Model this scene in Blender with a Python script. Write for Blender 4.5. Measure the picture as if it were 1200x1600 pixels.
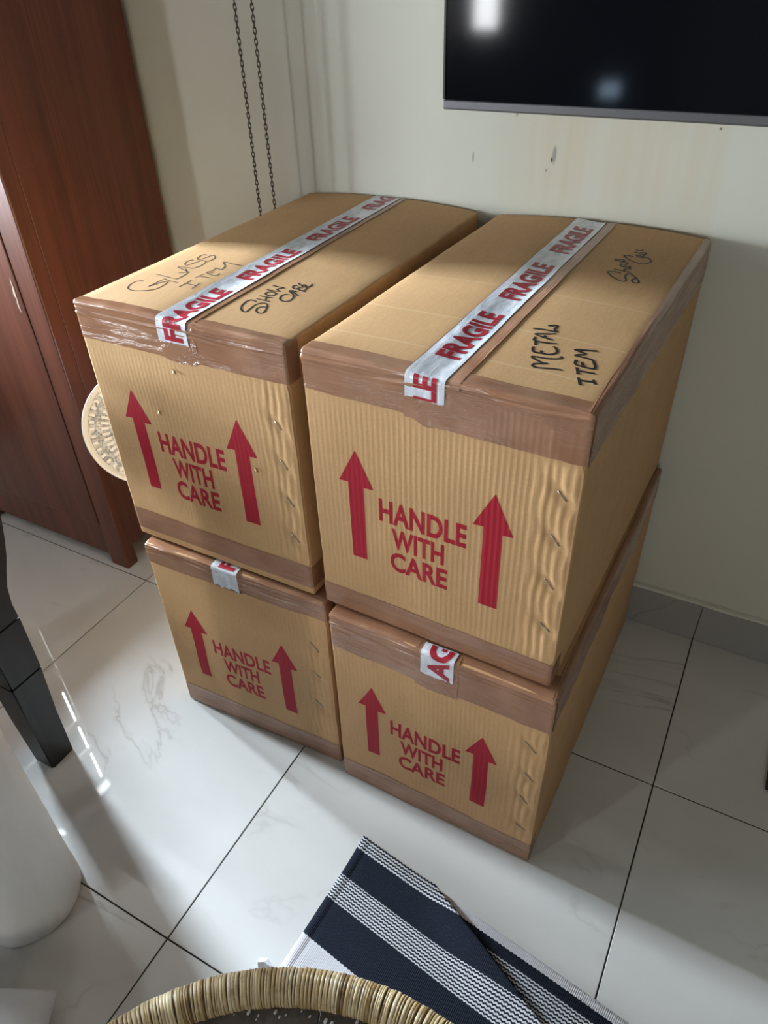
import bpy, bmesh, math, random
from mathutils import Vector, Matrix, noise

sc = bpy.context.scene
for o in list(bpy.data.objects):
    bpy.data.objects.remove(o)
C = sc.collection
PI = math.pi

# ------------------------------------------------------------------ camera
CAM_ROT = ((0.8806472412784498, -0.26752113878609424, 0.3910151873409103),
           (0.4728671354933319, 0.5473174827401781, -0.6905362012648474),
           (-0.029276417113210596, 0.7930170322190729, 0.6084955858602978))
cam_data = bpy.data.cameras.new('camera')
cam = bpy.data.objects.new('camera', cam_data)
C.objects.link(cam)
M4 = Matrix(CAM_ROT).to_4x4()
M4.translation = Vector((1.5388, -1.1404, 1.5850))
cam.matrix_world = M4
cam_data.sensor_fit = 'VERTICAL'
cam_data.sensor_height = 32.0
cam_data.lens = 32.0 * 1136.0 / 1600.0
cam_data.clip_start = 0.02
sc.camera = cam

# ------------------------------------------------------------------ light
WALL_Y = 0.532
LEFT_X = -1.25
REAR_Y = -4.4
RIGHT_X = 4.6
CEIL_Z = 2.75
world = bpy.data.worlds.new('sky'); sc.world = world
world.use_nodes = True
bg = world.node_tree.nodes['Background']
bg.inputs['Color'].default_value = (0.72, 0.86, 1.0, 1)
bg.inputs['Strength'].default_value = 0.06


def area(name, loc, rot, sx, sy, power, color):
    d = bpy.data.lights.new(name, 'AREA')
    d.shape = 'RECTANGLE'; d.size = sx; d.size_y = sy
    d.energy = power; d.color = color
    o = bpy.data.objects.new(name, d); C.objects.link(o)
    o.location = loc; o.rotation_euler = rot
    return o


# window openings: (y0, y1, z0, z1) on the left wall and (x0, x1, z0, z1) on the rear wall
# openings in the left wall and the rear wall; the daylight comes in low, under a balcony roof
WIN_L = [(-1.60, -0.70, 1.0, 2.25), (-0.34, 0.44, 1.06, 2.55)]
WIN_R = [(-1.20, -0.92, 1.05, 2.2), (-0.115, 0.11, 0.61, 0.785), (2.2, 3.6, 1.0, 2.2)]  # second opening invented for the bluish patch, last one added for the fill
OX = -2.6
RY = REAR_Y - 0.13
area('daylight_left_window', (OX, -1.75, 1.30), (0, -PI / 2, 0), 0.70, 1.5, 225.0, (0.86, 0.94, 1.0))
area('daylight_side_window', (OX, -0.235, 1.55), (0, -PI / 2, 0), 1.08, 0.27, 720.0, (0.82, 0.92, 1.0))
area('daylight_corner_window', (OX, 0.54, 1.80), (0, -PI / 2, 0), 0.60, 0.44, 640.0, (0.78, 0.90, 1.0))
area('daylight_gap', (LEFT_X - 0.125, 0.270, 2.06), (0, -PI / 2, 0), 0.82, 0.010, 1.2, (0.88, 0.95, 1.0))
area('daylight_rear_window', (-1.06, RY, 1.63), (PI / 2, 0, 0), 0.34, 1.20, 40.0, (0.95, 0.97, 1.0))
area('bluish_patch_light', (0.0, RY, 0.70), (PI / 2, 0, 0), 0.30, 0.24, 1.6, (0.55, 0.75, 1.0))  # bluish source of unknown kind, added for its reflection in the television
area('fill_light_rear_right', (2.9, RY, 1.6), (PI / 2, 0, 0), 1.45, 1.25, 22.0, (1.0, 0.95, 0.86))  # added fill light with no known source; lifts wall and carton fronts

sc.view_settings.view_transform = 'Standard'
sc.view_settings.look = 'None'
sc.view_settings.gamma = 1.0
sc.view_settings.use_curve_mapping = False
sc.view_settings.exposure = 0.66

# ------------------------------------------------------------------ helpers
def link(name, me, mat=None, parent=None, smooth=False):
    o = bpy.data.objects.new(name, me)
    C.objects.link(o)
    if mat is not None:
        me.materials.clear(); me.materials.append(mat)
    if parent is not None:
        o.parent = parent
    if smooth:
        for p in me.polygons:
            p.use_smooth = True
    return o


def mesh(name, verts, faces, mat=None, parent=None, smooth=False):
    me = bpy.data.meshes.new(name)
    me.from_pydata([tuple(v) for v in verts], [], faces)
    me.validate(); me.update()
    return link(name, me, mat, parent, smooth)


def bmobj(name, bm, mat=None, parent=None, smooth=False):
    me = bpy.data.meshes.new(name)
    bmesh.ops.recalc_face_normals(bm, faces=bm.faces)
    bm.to_mesh(me); bm.free()
    return link(name, me, mat, parent, smooth)


def add_box(bm, x0, x1, y0, y1, z0, z1, bevel=0.0, seg=2):
    r = bmesh.ops.create_cube(bm, size=1.0)
    vs = r['verts']
    for v in vs:
        v.co = Vector(((x0 + x1) / 2 + v.co.x * (x1 - x0), (y0 + y1) / 2 + v.co.y * (y1 - y0), (z0 + z1) / 2 + v.co.z * (z1 - z0)))
    if bevel > 0:
        es = list({e for v in vs for e in v.link_edges})
        bmesh.ops.bevel(bm, geom=es, offset=bevel, segments=seg, affect='EDGES', profile=0.5)


def box(name, b, mat, parent=None, bevel=0.0, seg=2):
    bm = bmesh.new()
    add_box(bm, *b, bevel=bevel, seg=seg)
    return bmobj(name, bm, mat, parent)


def empty(name, loc=(0, 0, 0), rz=0.0):
    o = bpy.data.objects.new(name, None); C.objects.link(o)
    o.location = loc; o.rotation_euler = (0, 0, rz); o.empty_display_size = 0.05
    return o


def tag(o, label, cat, group=None):
    o['label'] = label; o['category'] = cat
    if group:
        o['group'] = group
    return o


def struct(o):
    o['kind'] = 'structure'
    return o


def add_tube(bm, pts, rad, n=8, closed=False, cap=True):
    pts = [Vector(p) for p in pts]
    rings = []
    N = len(pts)
    up = None
    for i, p in enumerate(pts):
        if closed:
            t = pts[(i + 1) % N] - pts[i - 1]
        else:
            t = pts[min(i + 1, N - 1)] - pts[max(i - 1, 0)]
        t.normalize()
        if up is None:
            up = Vector((0, 0, 1)) if abs(t.z) < 0.9 else Vector((1, 0, 0))
        a = t.cross(up); a.normalize()
        b = a.cross(t); b.normalize(); up = b
        r = rad[i] if isinstance(rad, (list, tuple)) else rad
        rings.append([bm.verts.new(p + a * math.cos(2 * PI * k / n) * r + b * math.sin(2 * PI * k / n) * r) for k in range(n)])
    M = N if closed else N - 1
    for i in range(M):
        A, B = rings[i], rings[(i + 1) % N]
        for k in range(n):
            bm.faces.new((A[k], A[(k + 1) % n], B[(k + 1) % n], B[k]))
    if cap and not closed:
        bm.faces.new(rings[0][::-1]); bm.faces.new(rings[-1])


def add_lathe(bm, prof, n=48, cx=0, cy=0, close=True):
    rings = []
    for (r, z) in prof:
        if r < 1e-6:
            rings.append([bm.verts.new((cx, cy, z))])
        else:
            rings.append([bm.verts.new((cx + r * math.cos(2 * PI * k / n), cy + r * math.sin(2 * PI * k / n), z)) for k in range(n)])
    for A, B in zip(rings, rings[1:]):
        for k in range(n):
            k2 = (k + 1) % n
            f = [A[k % len(A)], A[k2 % len(A)], B[k2 % len(B)], B[k % len(B)]]
            f = list(dict.fromkeys(f))
            if len(f) >= 3:
                bm.faces.new(f)


def sstep(a, b, x):
    t = min(1.0, max(0.0, (x - a) / (b - a)))
    return t * t * (3 - 2 * t)


# ------------------------------------------------------------------ materials
class NT:
    def __init__(self, name):
        self.m = bpy.data.materials.new(name); self.m.use_nodes = True
        self.t = self.m.node_tree
        self.bsdf = self.t.nodes['Principled BSDF']

    def n(self, typ, **kw):
        nd = self.t.nodes.new(typ)
        for k, v in kw.items():
            if k in ('operation', 'blend_type', 'data_type', 'noise_dimensions', 'feature', 'interpolation', 'wave_type', 'bands_direction', 'attribute_name', 'distance', 'use_clamp', 'wave_profile'):
                setattr(nd, k, v)
            else:
                self.put(nd.inputs[int(k[1:])] if k[0] == 'i' and k[1:].isdigit() else nd.inputs[k.replace('_', ' ')], v)
        return nd

    def put(self, sock, v):
        if isinstance(v, bpy.types.Node):
            self.t.links.new(v.outputs[0], sock)
        elif isinstance(v, bpy.types.NodeSocket):
            self.t.links.new(v, sock)
        else:
            sock.default_value = v

    def math(self, op, a, b=0.0, c=0.0):
        nd = self.t.nodes.new('ShaderNodeMath'); nd.operation = op
        self.put(nd.inputs[0], a); self.put(nd.inputs[1], b)
        if len(nd.inputs) > 2:
            self.put(nd.inputs[2], c)
        return nd.outputs[0]

    def mix(self, f, a, b, blend='MIX'):
        nd = self.t.nodes.new('ShaderNodeMix'); nd.data_type = 'RGBA'; nd.blend_type = blend
        self.put(nd.inputs[0], f); self.put(nd.inputs[6], a); self.put(nd.inputs[7], b)
        return nd.outputs[2]

    def coord(self, kind='Object', scale=(1, 1, 1), loc=(0, 0, 0)):
        tc = self.t.nodes.new('ShaderNodeTexCoord')
        mp = self.t.nodes.new('ShaderNodeMapping')
        mp.inputs['Scale'].default_value = scale; mp.inputs['Location'].default_value = loc
        self.t.links.new(tc.outputs[kind], mp.inputs[0])
        return mp.outputs[0]

    def noise(self, vec, scale, detail=3.0, rough=0.5, dist=0.0):
        nd = self.t.nodes.new('ShaderNodeTexNoise')
        self.put(nd.inputs['Vector'], vec)
        nd.inputs['Scale'].default_value = scale; nd.inputs['Detail'].default_value = detail
        nd.inputs['Roughness'].default_value = rough; nd.inputs['Distortion'].default_value = dist
        return nd.outputs[0]

    def ramp(self, f, stops, interp='LINEAR'):
        nd = self.t.nodes.new('ShaderNodeValToRGB'); nd.color_ramp.interpolation = interp
        el = nd.color_ramp.elements
        while len(el) < len(stops):
            el.new(0.5)
        for e, (p, c) in zip(el, stops):
            e.position = p
            e.color = (c, c, c, 1) if isinstance(c, (int, float)) else (*c, 1)
        self.put(nd.inputs[0], f)
        return nd.outputs[0]

    def bump(self, h, strength=0.3, dist=0.001):
        nd = self.t.nodes.new('ShaderNodeBump')
        nd.inputs['Strength'].default_value = strength; nd.inputs['Distance'].default_value = dist
        self.put(nd.inputs['Height'], h)
        self.t.links.new(nd.outputs[0], self.bsdf.inputs['Normal'])

    def set(self, color=None, rough=None, metal=None, spec=None, **kw):
        if color is not None:
            self.put(self.bsdf.inputs['Base Color'], (*color, 1) if isinstance(color, tuple) else color)
        if rough is not None:
            self.put(self.bsdf.inputs['Roughness'], rough)
        if metal is not None:
            self.bsdf.inputs['Metallic'].default_value = metal
        if spec is not None:
            self.bsdf.inputs['Specular IOR Level'].default_value = spec
        for k, v in kw.items():
            self.put(self.bsdf.inputs[k.replace('_', ' ')], v)
        return self.m


def flat(name, color, rough=0.5, metal=0.0, spec=0.5):
    return NT(name).set(color, rough, metal, spec)


def sep(t, vec):
    nd = t.t.nodes.new('ShaderNodeSeparateXYZ'); t.put(nd.inputs[0], vec)
    return nd.outputs


def m_wall():
    t = NT('wall_paint')
    v = t.coord()
    n1 = t.noise(v, 1.6, 4)
    n2 = t.noise(v, 40, 3)
    base = t.mix(t.ramp(n1, [(0.35, 0.0), (0.65, 1.0)]), (0.58, 0.59, 0.515, 1), (0.62, 0.63, 0.555, 1))
    xyz = sep(t, v)

    def blob(cx, cz, rx, rz, warp=0.0):
        x = xyz[0]
        if warp:
            x = t.math('ADD', xyz[0], t.math('MULTIPLY', t.math('SUBTRACT', n2, 0.5), warp))
        dx = t.math('DIVIDE', t.math('SUBTRACT', x, cx), rx)
        dz = t.math('DIVIDE', t.math('SUBTRACT', xyz[2], cz), rz)
        d = t.math('SQRT', t.math('ADD', t.math('MULTIPLY', dx, dx), t.math('MULTIPLY', dz, dz)))
        return t.ramp(d, [(0.55, 1.0), (1.0, 0.0)])
    vs = t.coord(scale=(22, 1, 1.2))
    streak = t.noise(vs, 1.0, 4, 0.6)
    return t, base, blob, streak, xyz, n2


def make_wall():
    t, base, blob, streak, xyz, n2 = m_wall()
    # x is scaled by 1/3.3 for the ramp so positions stay within 0..1
    xr = t.math('DIVIDE', xyz[0], 3.3)
    inx = t.ramp(xr, [(0.0, 0.0), (0.27, 0.0), (0.31, 1.0), (0.415, 1.0), (0.425, 0.0)])
    inz = t.ramp(t.math('DIVIDE', xyz[2], 2.75), [(0.38, 0.0), (0.43, 1.0), (0.5, 1.0), (0.7, 0.2)])
    f = t.math('MULTIPLY', t.math('MULTIPLY', inx, inz), t.ramp(streak, [(0.3, 0.25), (0.65, 0.8)]))
    col = t.mix(f, base, (0.58, 0.53, 0.405, 1))
    for (cx, cz, rx, rz, c, k) in [(1.045, 1.232, 0.006, 0.022, (0.22, 0.22, 0.20, 1), 0.75), (1.040, 1.222, 0.003, 0.006, (0.03, 0.03, 0.03, 1), 0.9),
                                   (0.858, 1.215, 0.003, 0.014, (0.2, 0.2, 0.18, 1), 0.6), (0.955, 1.305, 0.003, 0.006, (0.2, 0.18, 0.15, 1), 0.6),
                                   (1.366, 1.30, 0.003, 0.003, (0.15, 0.1, 0.08, 1), 0.9), (1.03, 1.20, 0.002, 0.003, (0.1, 0.1, 0.1, 1), 0.8)]:
        col = t.mix(t.math('MULTIPLY', blob(cx, cz, rx, rz, 0.004), k), col, c)
    t.bump(t.noise(t.coord(), 55, 4), 0.12, 0.002)
    return t.set(col, 0.55, spec=0.35)


def make_tile(name='marble_tile', dark=1.0):
    t = NT(name)
    oi = t.t.nodes.new('ShaderNodeObjectInfo')
    tc = t.t.nodes.new('ShaderNodeTexCoord')
    va = t.t.nodes.new('ShaderNodeVectorMath'); va.operation = 'ADD'
    t.t.links.new(tc.outputs['Object'], va.inputs[0])
    cb = t.t.nodes.new('ShaderNodeCombineXYZ')
    t.put(cb.inputs[0], t.math('MULTIPLY', oi.outputs['Random'], 37.0)); t.put(cb.inputs[1], t.math('MULTIPLY', oi.outputs['Random'], 91.0))
    t.t.links.new(cb.outputs[0], va.inputs[1])
    v = va.outputs[0]
    mp = t.t.nodes.new('ShaderNodeMapping'); mp.inputs['Rotation'].default_value = (0, 0, 0.6); mp.inputs['Scale'].default_value = (1.0, 2.4, 1.0)
    t.t.links.new(v, mp.inputs[0])
    nz = t.noise(mp.outputs[0], 1.1, 5, 0.55, 1.1)
    d = t.math('ABSOLUTE', t.math('SUBTRACT', nz, 0.5))
    vein = t.ramp(d, [(0.0, 1.0), (0.006, 0.3), (0.022, 0.0)])
    mask = t.ramp(t.noise(v, 2.6, 3), [(0.50, 0.0), (0.66, 1.0)])
    cloud = t.ramp(t.noise(mp.outputs[0], 1.2, 5, 0.6), [(0.3, 0.0), (0.7, 1.0)])
    base = t.mix(cloud, (0.60 * dark, 0.60 * dark, 0.585 * dark, 1), (0.68 * dark, 0.685 * dark, 0.675 * dark, 1))
    col = t.mix(t.math('MULTIPLY', t.math('MULTIPLY', vein, mask), 0.6), base, (0.30 * dark, 0.27 * dark, 0.24 * dark, 1))
    return t.set(col, 0.025, spec=0.5)


def make_cardboard(name, k=1.0, creases=()):
    t = NT(name)
    v = t.coord()
    n1 = t.noise(v, 260, 2, 0.6)
    n2 = t.noise(v, 5, 4, 0.6)
    n3 = t.noise(t.coord(scale=(300, 30, 30)), 1.0, 2)
    a = t.mix(t.ramp(n2, [(0.3, 0.0), (0.7, 1.0)]), (0.50 * k, 0.300 * k, 0.140 * k, 1), (0.56 * k, 0.340 * k, 0.162 * k, 1))
    a = t.mix(t.ramp(n1, [(0.35, 0.0), (0.7, 0.35)]), a, (0.64 * k, 0.43 * k, 0.23 * k, 1))
    a = t.mix(t.ramp(n3, [(0.3, 0.18), (0.6, 0.0)]), a, (0.36 * k, 0.21 * k, 0.10 * k, 1))
    xyz = sep(t, v)
    nw = t.noise(v, 14, 2)
    for (cy, z0) in creases:
        y = t.math('ADD', xyz[1], t.math('MULTIPLY', t.math('SUBTRACT', nw, 0.5), 0.008))
        d = t.math('ABSOLUTE', t.math('SUBTRACT', y, cy))
        f = t.math('MULTIPLY', t.ramp(t.math('MULTIPLY', d, 100), [(0.1, 1.0), (0.28, 0.0)]), t.math('GREATER_THAN', xyz[2], z0))
        a = t.mix(t.math('MULTIPLY', f, 0.55), a, (0.60, 0.44, 0.26, 1))
    t.bump(n1, 0.15, 0.0005)
    return t.set(a, 0.72, spec=0.25)


def make_tape(name, sc_, sc2):
    t = NT(name)
    n = t.noise(t.coord(scale=sc_), 1.0, 4, 0.6, 0.8)
    ridge = t.ramp(t.math('ABSOLUTE', t.math('SUBTRACT', n, 0.5)), [(0.0, 1.0), (0.035, 0.35), (0.12, 0.0)])
    patch = t.ramp(t.noise(t.coord(scale=sc2), 1.0, 2), [(0.42, 0.0), (0.62, 1.0)])
    n2 = t.noise(t.coord(), 11, 3)
    h = t.math('ADD', t.math('MULTIPLY', ridge, patch), t.math('MULTIPLY', n, 0.5))
    col = t.mix(t.ramp(n2, [(0.3, 0.0), (0.7, 1.0)]), (0.27, 0.130, 0.072, 1), (0.35, 0.185, 0.110, 1))
    t.bump(h, 0.40, 0.0022)
    return t.set(col, t.ramp(n, [(0.3, 0.16), (0.8, 0.30)]), spec=0.7)


def make_film():
    t = NT('white_printed_tape')
    n = t.noise(t.coord(scale=(90, 40, 40)), 1.0, 3)
    g = t.noise(t.coord(scale=(1, 1, 1)), 330, 1)
    col = t.mix(t.ramp(n, [(0.35, 0.0), (0.65, 1.0)]), (0.60, 0.64, 0.71, 1), (0.78, 0.82, 0.89, 1))
    col = t.mix(t.ramp(g, [(0.5, 0.0), (0.62, 0.35)]), col, (0.42, 0.46, 0.54, 1))
    t.bump(n, 0.45, 0.002)
    return t.set(col, 0.22, spec=0.6)


def make_wood(name, c0, c1, rough, sx=26.0):
    t = NT(name)
    v = t.coord(scale=(sx, sx, 0.9))
    n = t.noise(v, 1.0, 6, 0.62, 0.6)
    n2 = t.noise(t.coord(scale=(sx * 4, sx * 4, 2.5)), 1.0, 3)
    col = t.mix(t.ramp(n, [(0.3, 0.0), (0.7, 1.0)]), (*c0, 1), (*c1, 1))
    col = t.mix(t.ramp(n2, [(0.55, 0.0), (0.75, 0.45)]), col, (c0[0] * 0.5, c0[1] * 0.45, c0[2] * 0.45, 1))
    t.bump(n2, 0.06, 0.001)
    return t.set(col, rough, spec=0.45)


def make_rug():
    t = NT('striped_cotton')
    uv = t.t.nodes.new('ShaderNodeUVMap'); uv.uv_map = 'weave'
    xyz = sep(t, uv.outputs[0])
    s, tau = xyz[0], xyz[1]
    # woven zigzag lines
    wob = t.math('MULTIPLY', t.math('SINE', t.math('MULTIPLY', s, 2 * PI / 0.0085)), 0.0009)
    ln = t.math('SINE', t.math('MULTIPLY', t.math('ADD', tau, wob), 2 * PI / 0.0066))
    lines = t.ramp(t.math('ADD', t.math('MULTIPLY', ln, 0.5), 0.5), [(0.42, 0.0), (0.58, 1.0)])
    band = t.math('DIVIDE', t.math('ADD', t.math('ADD', tau, 0.10), t.math('MULTIPLY', wob, 0.8)), 0.60)
    P = lambda x: (x + 0.10) / 0.60
    r = t.ramp(band, [(0.0, 1.0), (P(-0.024), 0.0), (P(0.0), 0.5), (P(0.055), 0.0), (P(0.118), 0.5), (P(0.172), 0.0), (P(0.257), 1.0)], 'CONSTANT')
    ismix = t.math('COMPARE', r, 0.5, 0.2)
    f = t.math('ADD', t.math('MULTIPLY', ismix, lines), t.math('MULTIPLY', t.math('SUBTRACT', 1.0, ismix), r))
    rib = t.math('ADD', t.math('MULTIPLY', t.math('SINE', t.math('MULTIPLY', s, 2 * PI / 0.0036)), 0.5), 0.5)
    fz = t.noise(uv.outputs[0], 420, 2)
    navy = t.mix(t.ramp(fz, [(0.55, 0.0), (0.8, 0.6)]), (0.012, 0.016, 0.026, 1), (0.07, 0.085, 0.12, 1))
    white = t.mix(t.math('MULTIPLY', rib, 0.35), (0.66, 0.66, 0.70, 1), (0.40, 0.40, 0.44, 1))
    col = t.mix(f, navy, white)
    t.bump(t.math('ADD', rib, t.math('MULTIPLY', fz, 0.6)), 0.5, 0.0012)
    return t.set(col, 0.9, spec=0.1)


def make_cane():
    t = NT('cane_strip')
    at = t.t.nodes.new('ShaderNodeAttribute'); at.attribute_name = 'strip'
    n = t.noise(t.coord(scale=(1, 1, 1)), 45, 4, 0.7)
    c = t.ramp(at.outputs['Fac'], [(0.0, (0.05, 0.03, 0.012)), (0.2, (0.24, 0.155, 0.06)), (0.45, (0.50, 0.37, 0.18)), (0.8, (0.66, 0.54, 0.32)), (1.0, (0.74, 0.65, 0.45))])
    col = t.mix(t.ramp(n, [(0.5, 0.0), (0.72, 0.75)]), c, (0.20, 0.12, 0.045, 1))
    return t.set(col, 0.38, spec=0.5)


M_WALL = make_wall()
M_TILE = make_tile()
M_SKIRT = make_tile('skirting_stone', 0.50)
M_GROUT = flat('dark_grout', (0.03, 0.03, 0.03), 0.9)
M_PLASTER = flat('room_wall_paint', (0.075, 0.060, 0.046), 0.9)
M_CEIL = flat('ceiling_paint', (0.09, 0.08, 0.068), 0.8)
M_FRAME = flat('window_frame_paint', (0.30, 0.28, 0.25), 0.4)
M_CARD = make_cardboard('kraft_cardboard', 1.0)
M_CARD_CR = make_cardboard('creased_kraft_cardboard', 1.0, creases=[(0.085, 0.4), (0.205, 0.4), (0.365, 0.4)])
M_TAPE = make_tape('brown_packing_tape', (5, 60, 80), (4, 9, 22))
M_TAPE_SIDE = make_tape('brown_packing_tape_side', (60, 4, 80), (9, 4, 22))
M_FILM = make_film()
M_RED = flat('red_tape_ink', (0.36, 0.012, 0.028), 0.35)
M_PRINT = flat('red_box_ink', (0.37, 0.018, 0.034), 0.65, spec=0.2)
M_INK = flat('black_marker_ink', (0.012, 0.010, 0.010), 0.5)
M_PEN = flat('thin_dark_pen_ink', (0.05, 0.042, 0.035), 0.5)
M_STEEL = flat('staple_wire', (0.5, 0.48, 0.44), 0.3, 1.0)
M_WOOD = make_wood('mahogany_veneer', (0.088, 0.028, 0.017), (0.165, 0.054, 0.031), 0.36)
M_DARK = make_wood('black_stained_wood', (0.010, 0.009, 0.010), (0.020, 0.017, 0.018), 0.42)
M_GAP = flat('gap_shade', (0.012, 0.006, 0.004), 0.7)  # shade inside the door gaps, put into the colour
M_SCREEN = flat('screen_glass', (0.004, 0.0048, 0.007), 0.07, 0.0, 0.28)
M_BEZEL = flat('grey_metal_bezel', (0.16, 0.165, 0.18), 0.38, 0.7)
M_CASE = flat('black_plastic', (0.01, 0.01, 0.011), 0.45)
M_CHAIN = flat('dark_chain_steel', (0.10, 0.085, 0.06), 0.45, 0.9)
M_RUG = make_rug()
M_CANE = make_cane()
M_GREYWOOD = make_wood('weathered_grey_wood', (0.075, 0.064, 0.058), (0.15, 0.13, 0.12), 0.7)
M_GLASS = flat('smoked_glass', (0.035, 0.04, 0.045), 0.08, 0.0, 0.6)
M_WHITE = flat('white_plastic_film', (0.72, 0.76, 0.82), 0.3)

# ------------------------------------------------------------------ room shell
def wall_with_holes(name, axis, pos, thick, lo, hi, zlo, zhi, holes, mat):
    """a wall slab with rectangular openings, built from joined blocks"""
    bm = bmesh.new()
    cuts = sorted(holes)
    cur = lo

    def blk(a, b, z0, z1):
        if b - a < 1e-4 or z1 - z0 < 1e-4:
            return
        if axis == 'x':
            add_box(bm, pos - thick, pos, a, b, z0, z1)
        else:
            add_box(bm, a, b, pos - thick, pos, z0, z1)
    for (a, b, z0, z1) in cuts:
        blk(cur, a, zlo, zhi); blk(a, b, zlo, z0); blk(a, b, z1, zhi); cur = b
    blk(cur, hi, zlo, zhi)
    return struct(bmobj(name, bm, mat))


struct(box('wall_back', (LEFT_X - 0.15, RIGHT_X + 0.15, WALL_Y, WALL_Y + 0.15, 0, CEIL_Z), M_WALL))
wall_with_holes('wall_left', 'x', LEFT_X, 0.15, REAR_Y, WALL_Y, 0, CEIL_Z, WIN_L, M_PLASTER)
wall_with_holes('wall_front', 'y', REAR_Y, 0.15, LEFT_X - 0.15, RIGHT_X + 0.15, 0, CEIL_Z, WIN_R, M_PLASTER)
struct(box('wall_right', (RIGHT_X, RIGHT_X + 0.15, REAR_Y, WALL_Y, 0, CEIL_Z), M_PLASTER))
struct(box('ceiling', (LEFT_X - 0.15, RIGHT_X + 0.15, REAR_Y - 0.15, WALL_Y + 0.15, CEIL_Z, CEIL_Z + 0.12), M_CEIL))
nwin = 0
for (a, b, z0, z1) in WIN_L:
    nwin += 1
    bm = bmesh.new(); x0, x1 = LEFT_X - 0.11, LEFT_X - 0.06
    for q in [(a, a + 0.035, z0, z1), (b - 0.035, b, z0, z1), (a + 0.035, b - 0.035, z0, z0 + 0.035), (a + 0.035, b - 0.035, z1 - 0.035, z1)]:
        add_box(bm, x0, x1, *q)
    fr = struct(bmobj('window_%d' % nwin, bm, M_FRAME))
    for z in (1.46, 1.90, 2.16):
        if z < z1 - 0.1:
            box('grille_rail', (x0 + 0.008, x0 + 0.017, a + 0.035, b - 0.035, z - 0.028, z + 0.028), M_FRAME, fr)
    for k in range(1, 5):
        y = a + (b - a) * k / 5
        box('grille_bar', (x0 + 0.018, x0 + 0.030, y - 0.006, y + 0.006, z0 + 0.035, z1 - 0.035), M_FRAME, fr)
for (a, b, z0, z1) in WIN_R:
    nwin += 1
    bm = bmesh.new(); y0, y1 = REAR_Y - 0.11, REAR_Y - 0.06
    for q in [(a, a + 0.035, z0, z1), (b - 0.035, b, z0, z1), (a + 0.035, b - 0.035, z0, z0 + 0.035), (a + 0.035, b - 0.035, z1 - 0.035, z1)]:
        add_box(bm, q[0], q[1], y0, y1, q[2], q[3])
    struct(bmobj('window_%d' % nwin, bm, M_FRAME))  # also frames the two added rear openings

# floor: grout bed with individual marble tiles
floor = struct(box('floor', (LEFT_X - 0.15, RIGHT_X + 0.15, REAR_Y - 0.15, WALL_Y + 0.15, -0.12, -0.0025), M_GROUT))
T, GAP = 0.8, 0.0016
xs = [LEFT_X] + [T * i for i in range(-1, 6) if LEFT_X < T * i < RIGHT_X] + [RIGHT_X]
ys = [REAR_Y] + [T * i for i in range(-5, 1)] + [WALL_Y]
tile_cache = {}
for i in range(len(xs) - 1):
    for j in range(len(ys) - 1):
        w, h = xs[i + 1] - xs[i] - 2 * GAP, ys[j + 1] - ys[j] - 2 * GAP
        key = (round(w, 3), round(h, 3))
        if key not in tile_cache:
            bm = bmesh.new(); add_box(bm, -w / 2, w / 2, -h / 2, h / 2, -0.008, 0.0, bevel=0.0008, seg=1)
            me = bpy.data.meshes.new('tile'); bm.to_mesh(me); bm.free(); me.materials.append(M_TILE)
            tile_cache[key] = me
        o = bpy.data.objects.new('tile', tile_cache[key]); C.objects.link(o)
        o.location = ((xs[i] + xs[i + 1]) / 2, (ys[j] + ys[j + 1]) / 2, 0); o.parent = floor

# skirting along the back wall: stone pieces with a rough grout line on top
sk = struct(box('baseboard_back', (-0.09, RIGHT_X, WALL_Y - 0.006, WALL_Y - 0.0005, 0.001, 0.134), M_SKIRT))
for a, b in ((-0.088, 0.799), (0.801, 1.599), (1.601, 2.399), (2.401, RIGHT_X - 0.002)):
    box('skirting_tile', (a, b, WALL_Y - 0.015, WALL_Y - 0.006, 0.001, 0.130), M_SKIRT, sk, bevel=0.001, seg=1)
bm = bmesh.new()
rnd = random.Random(3)
n = 90
prev = None
for i in range(n + 1):
    x = -0.08 + (RIGHT_X + 0.08) * i / n
    h = 0.1335 + rnd.uniform(0, 0.005); d = 0.011 + rnd.uniform(0, 0.003)
    ring = [bm.verts.new((x, WALL_Y - d, 0.1302)), bm.verts.new((x, WALL_Y - d + 0.003, h)), bm.verts.new((x, WALL_Y - 0.001, h + 0.003))]
    if prev:
        for k in range(2):
            bm.faces.new((prev[k], ring[k], ring[k + 1], prev[k + 1]))
    prev = ring
bmobj('grout_bead', bm, M_WALL, sk)


# ------------------------------------------------------------------ cartons
BW, BH = 0.4705, 0.547
RAD = 0.0055


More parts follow.
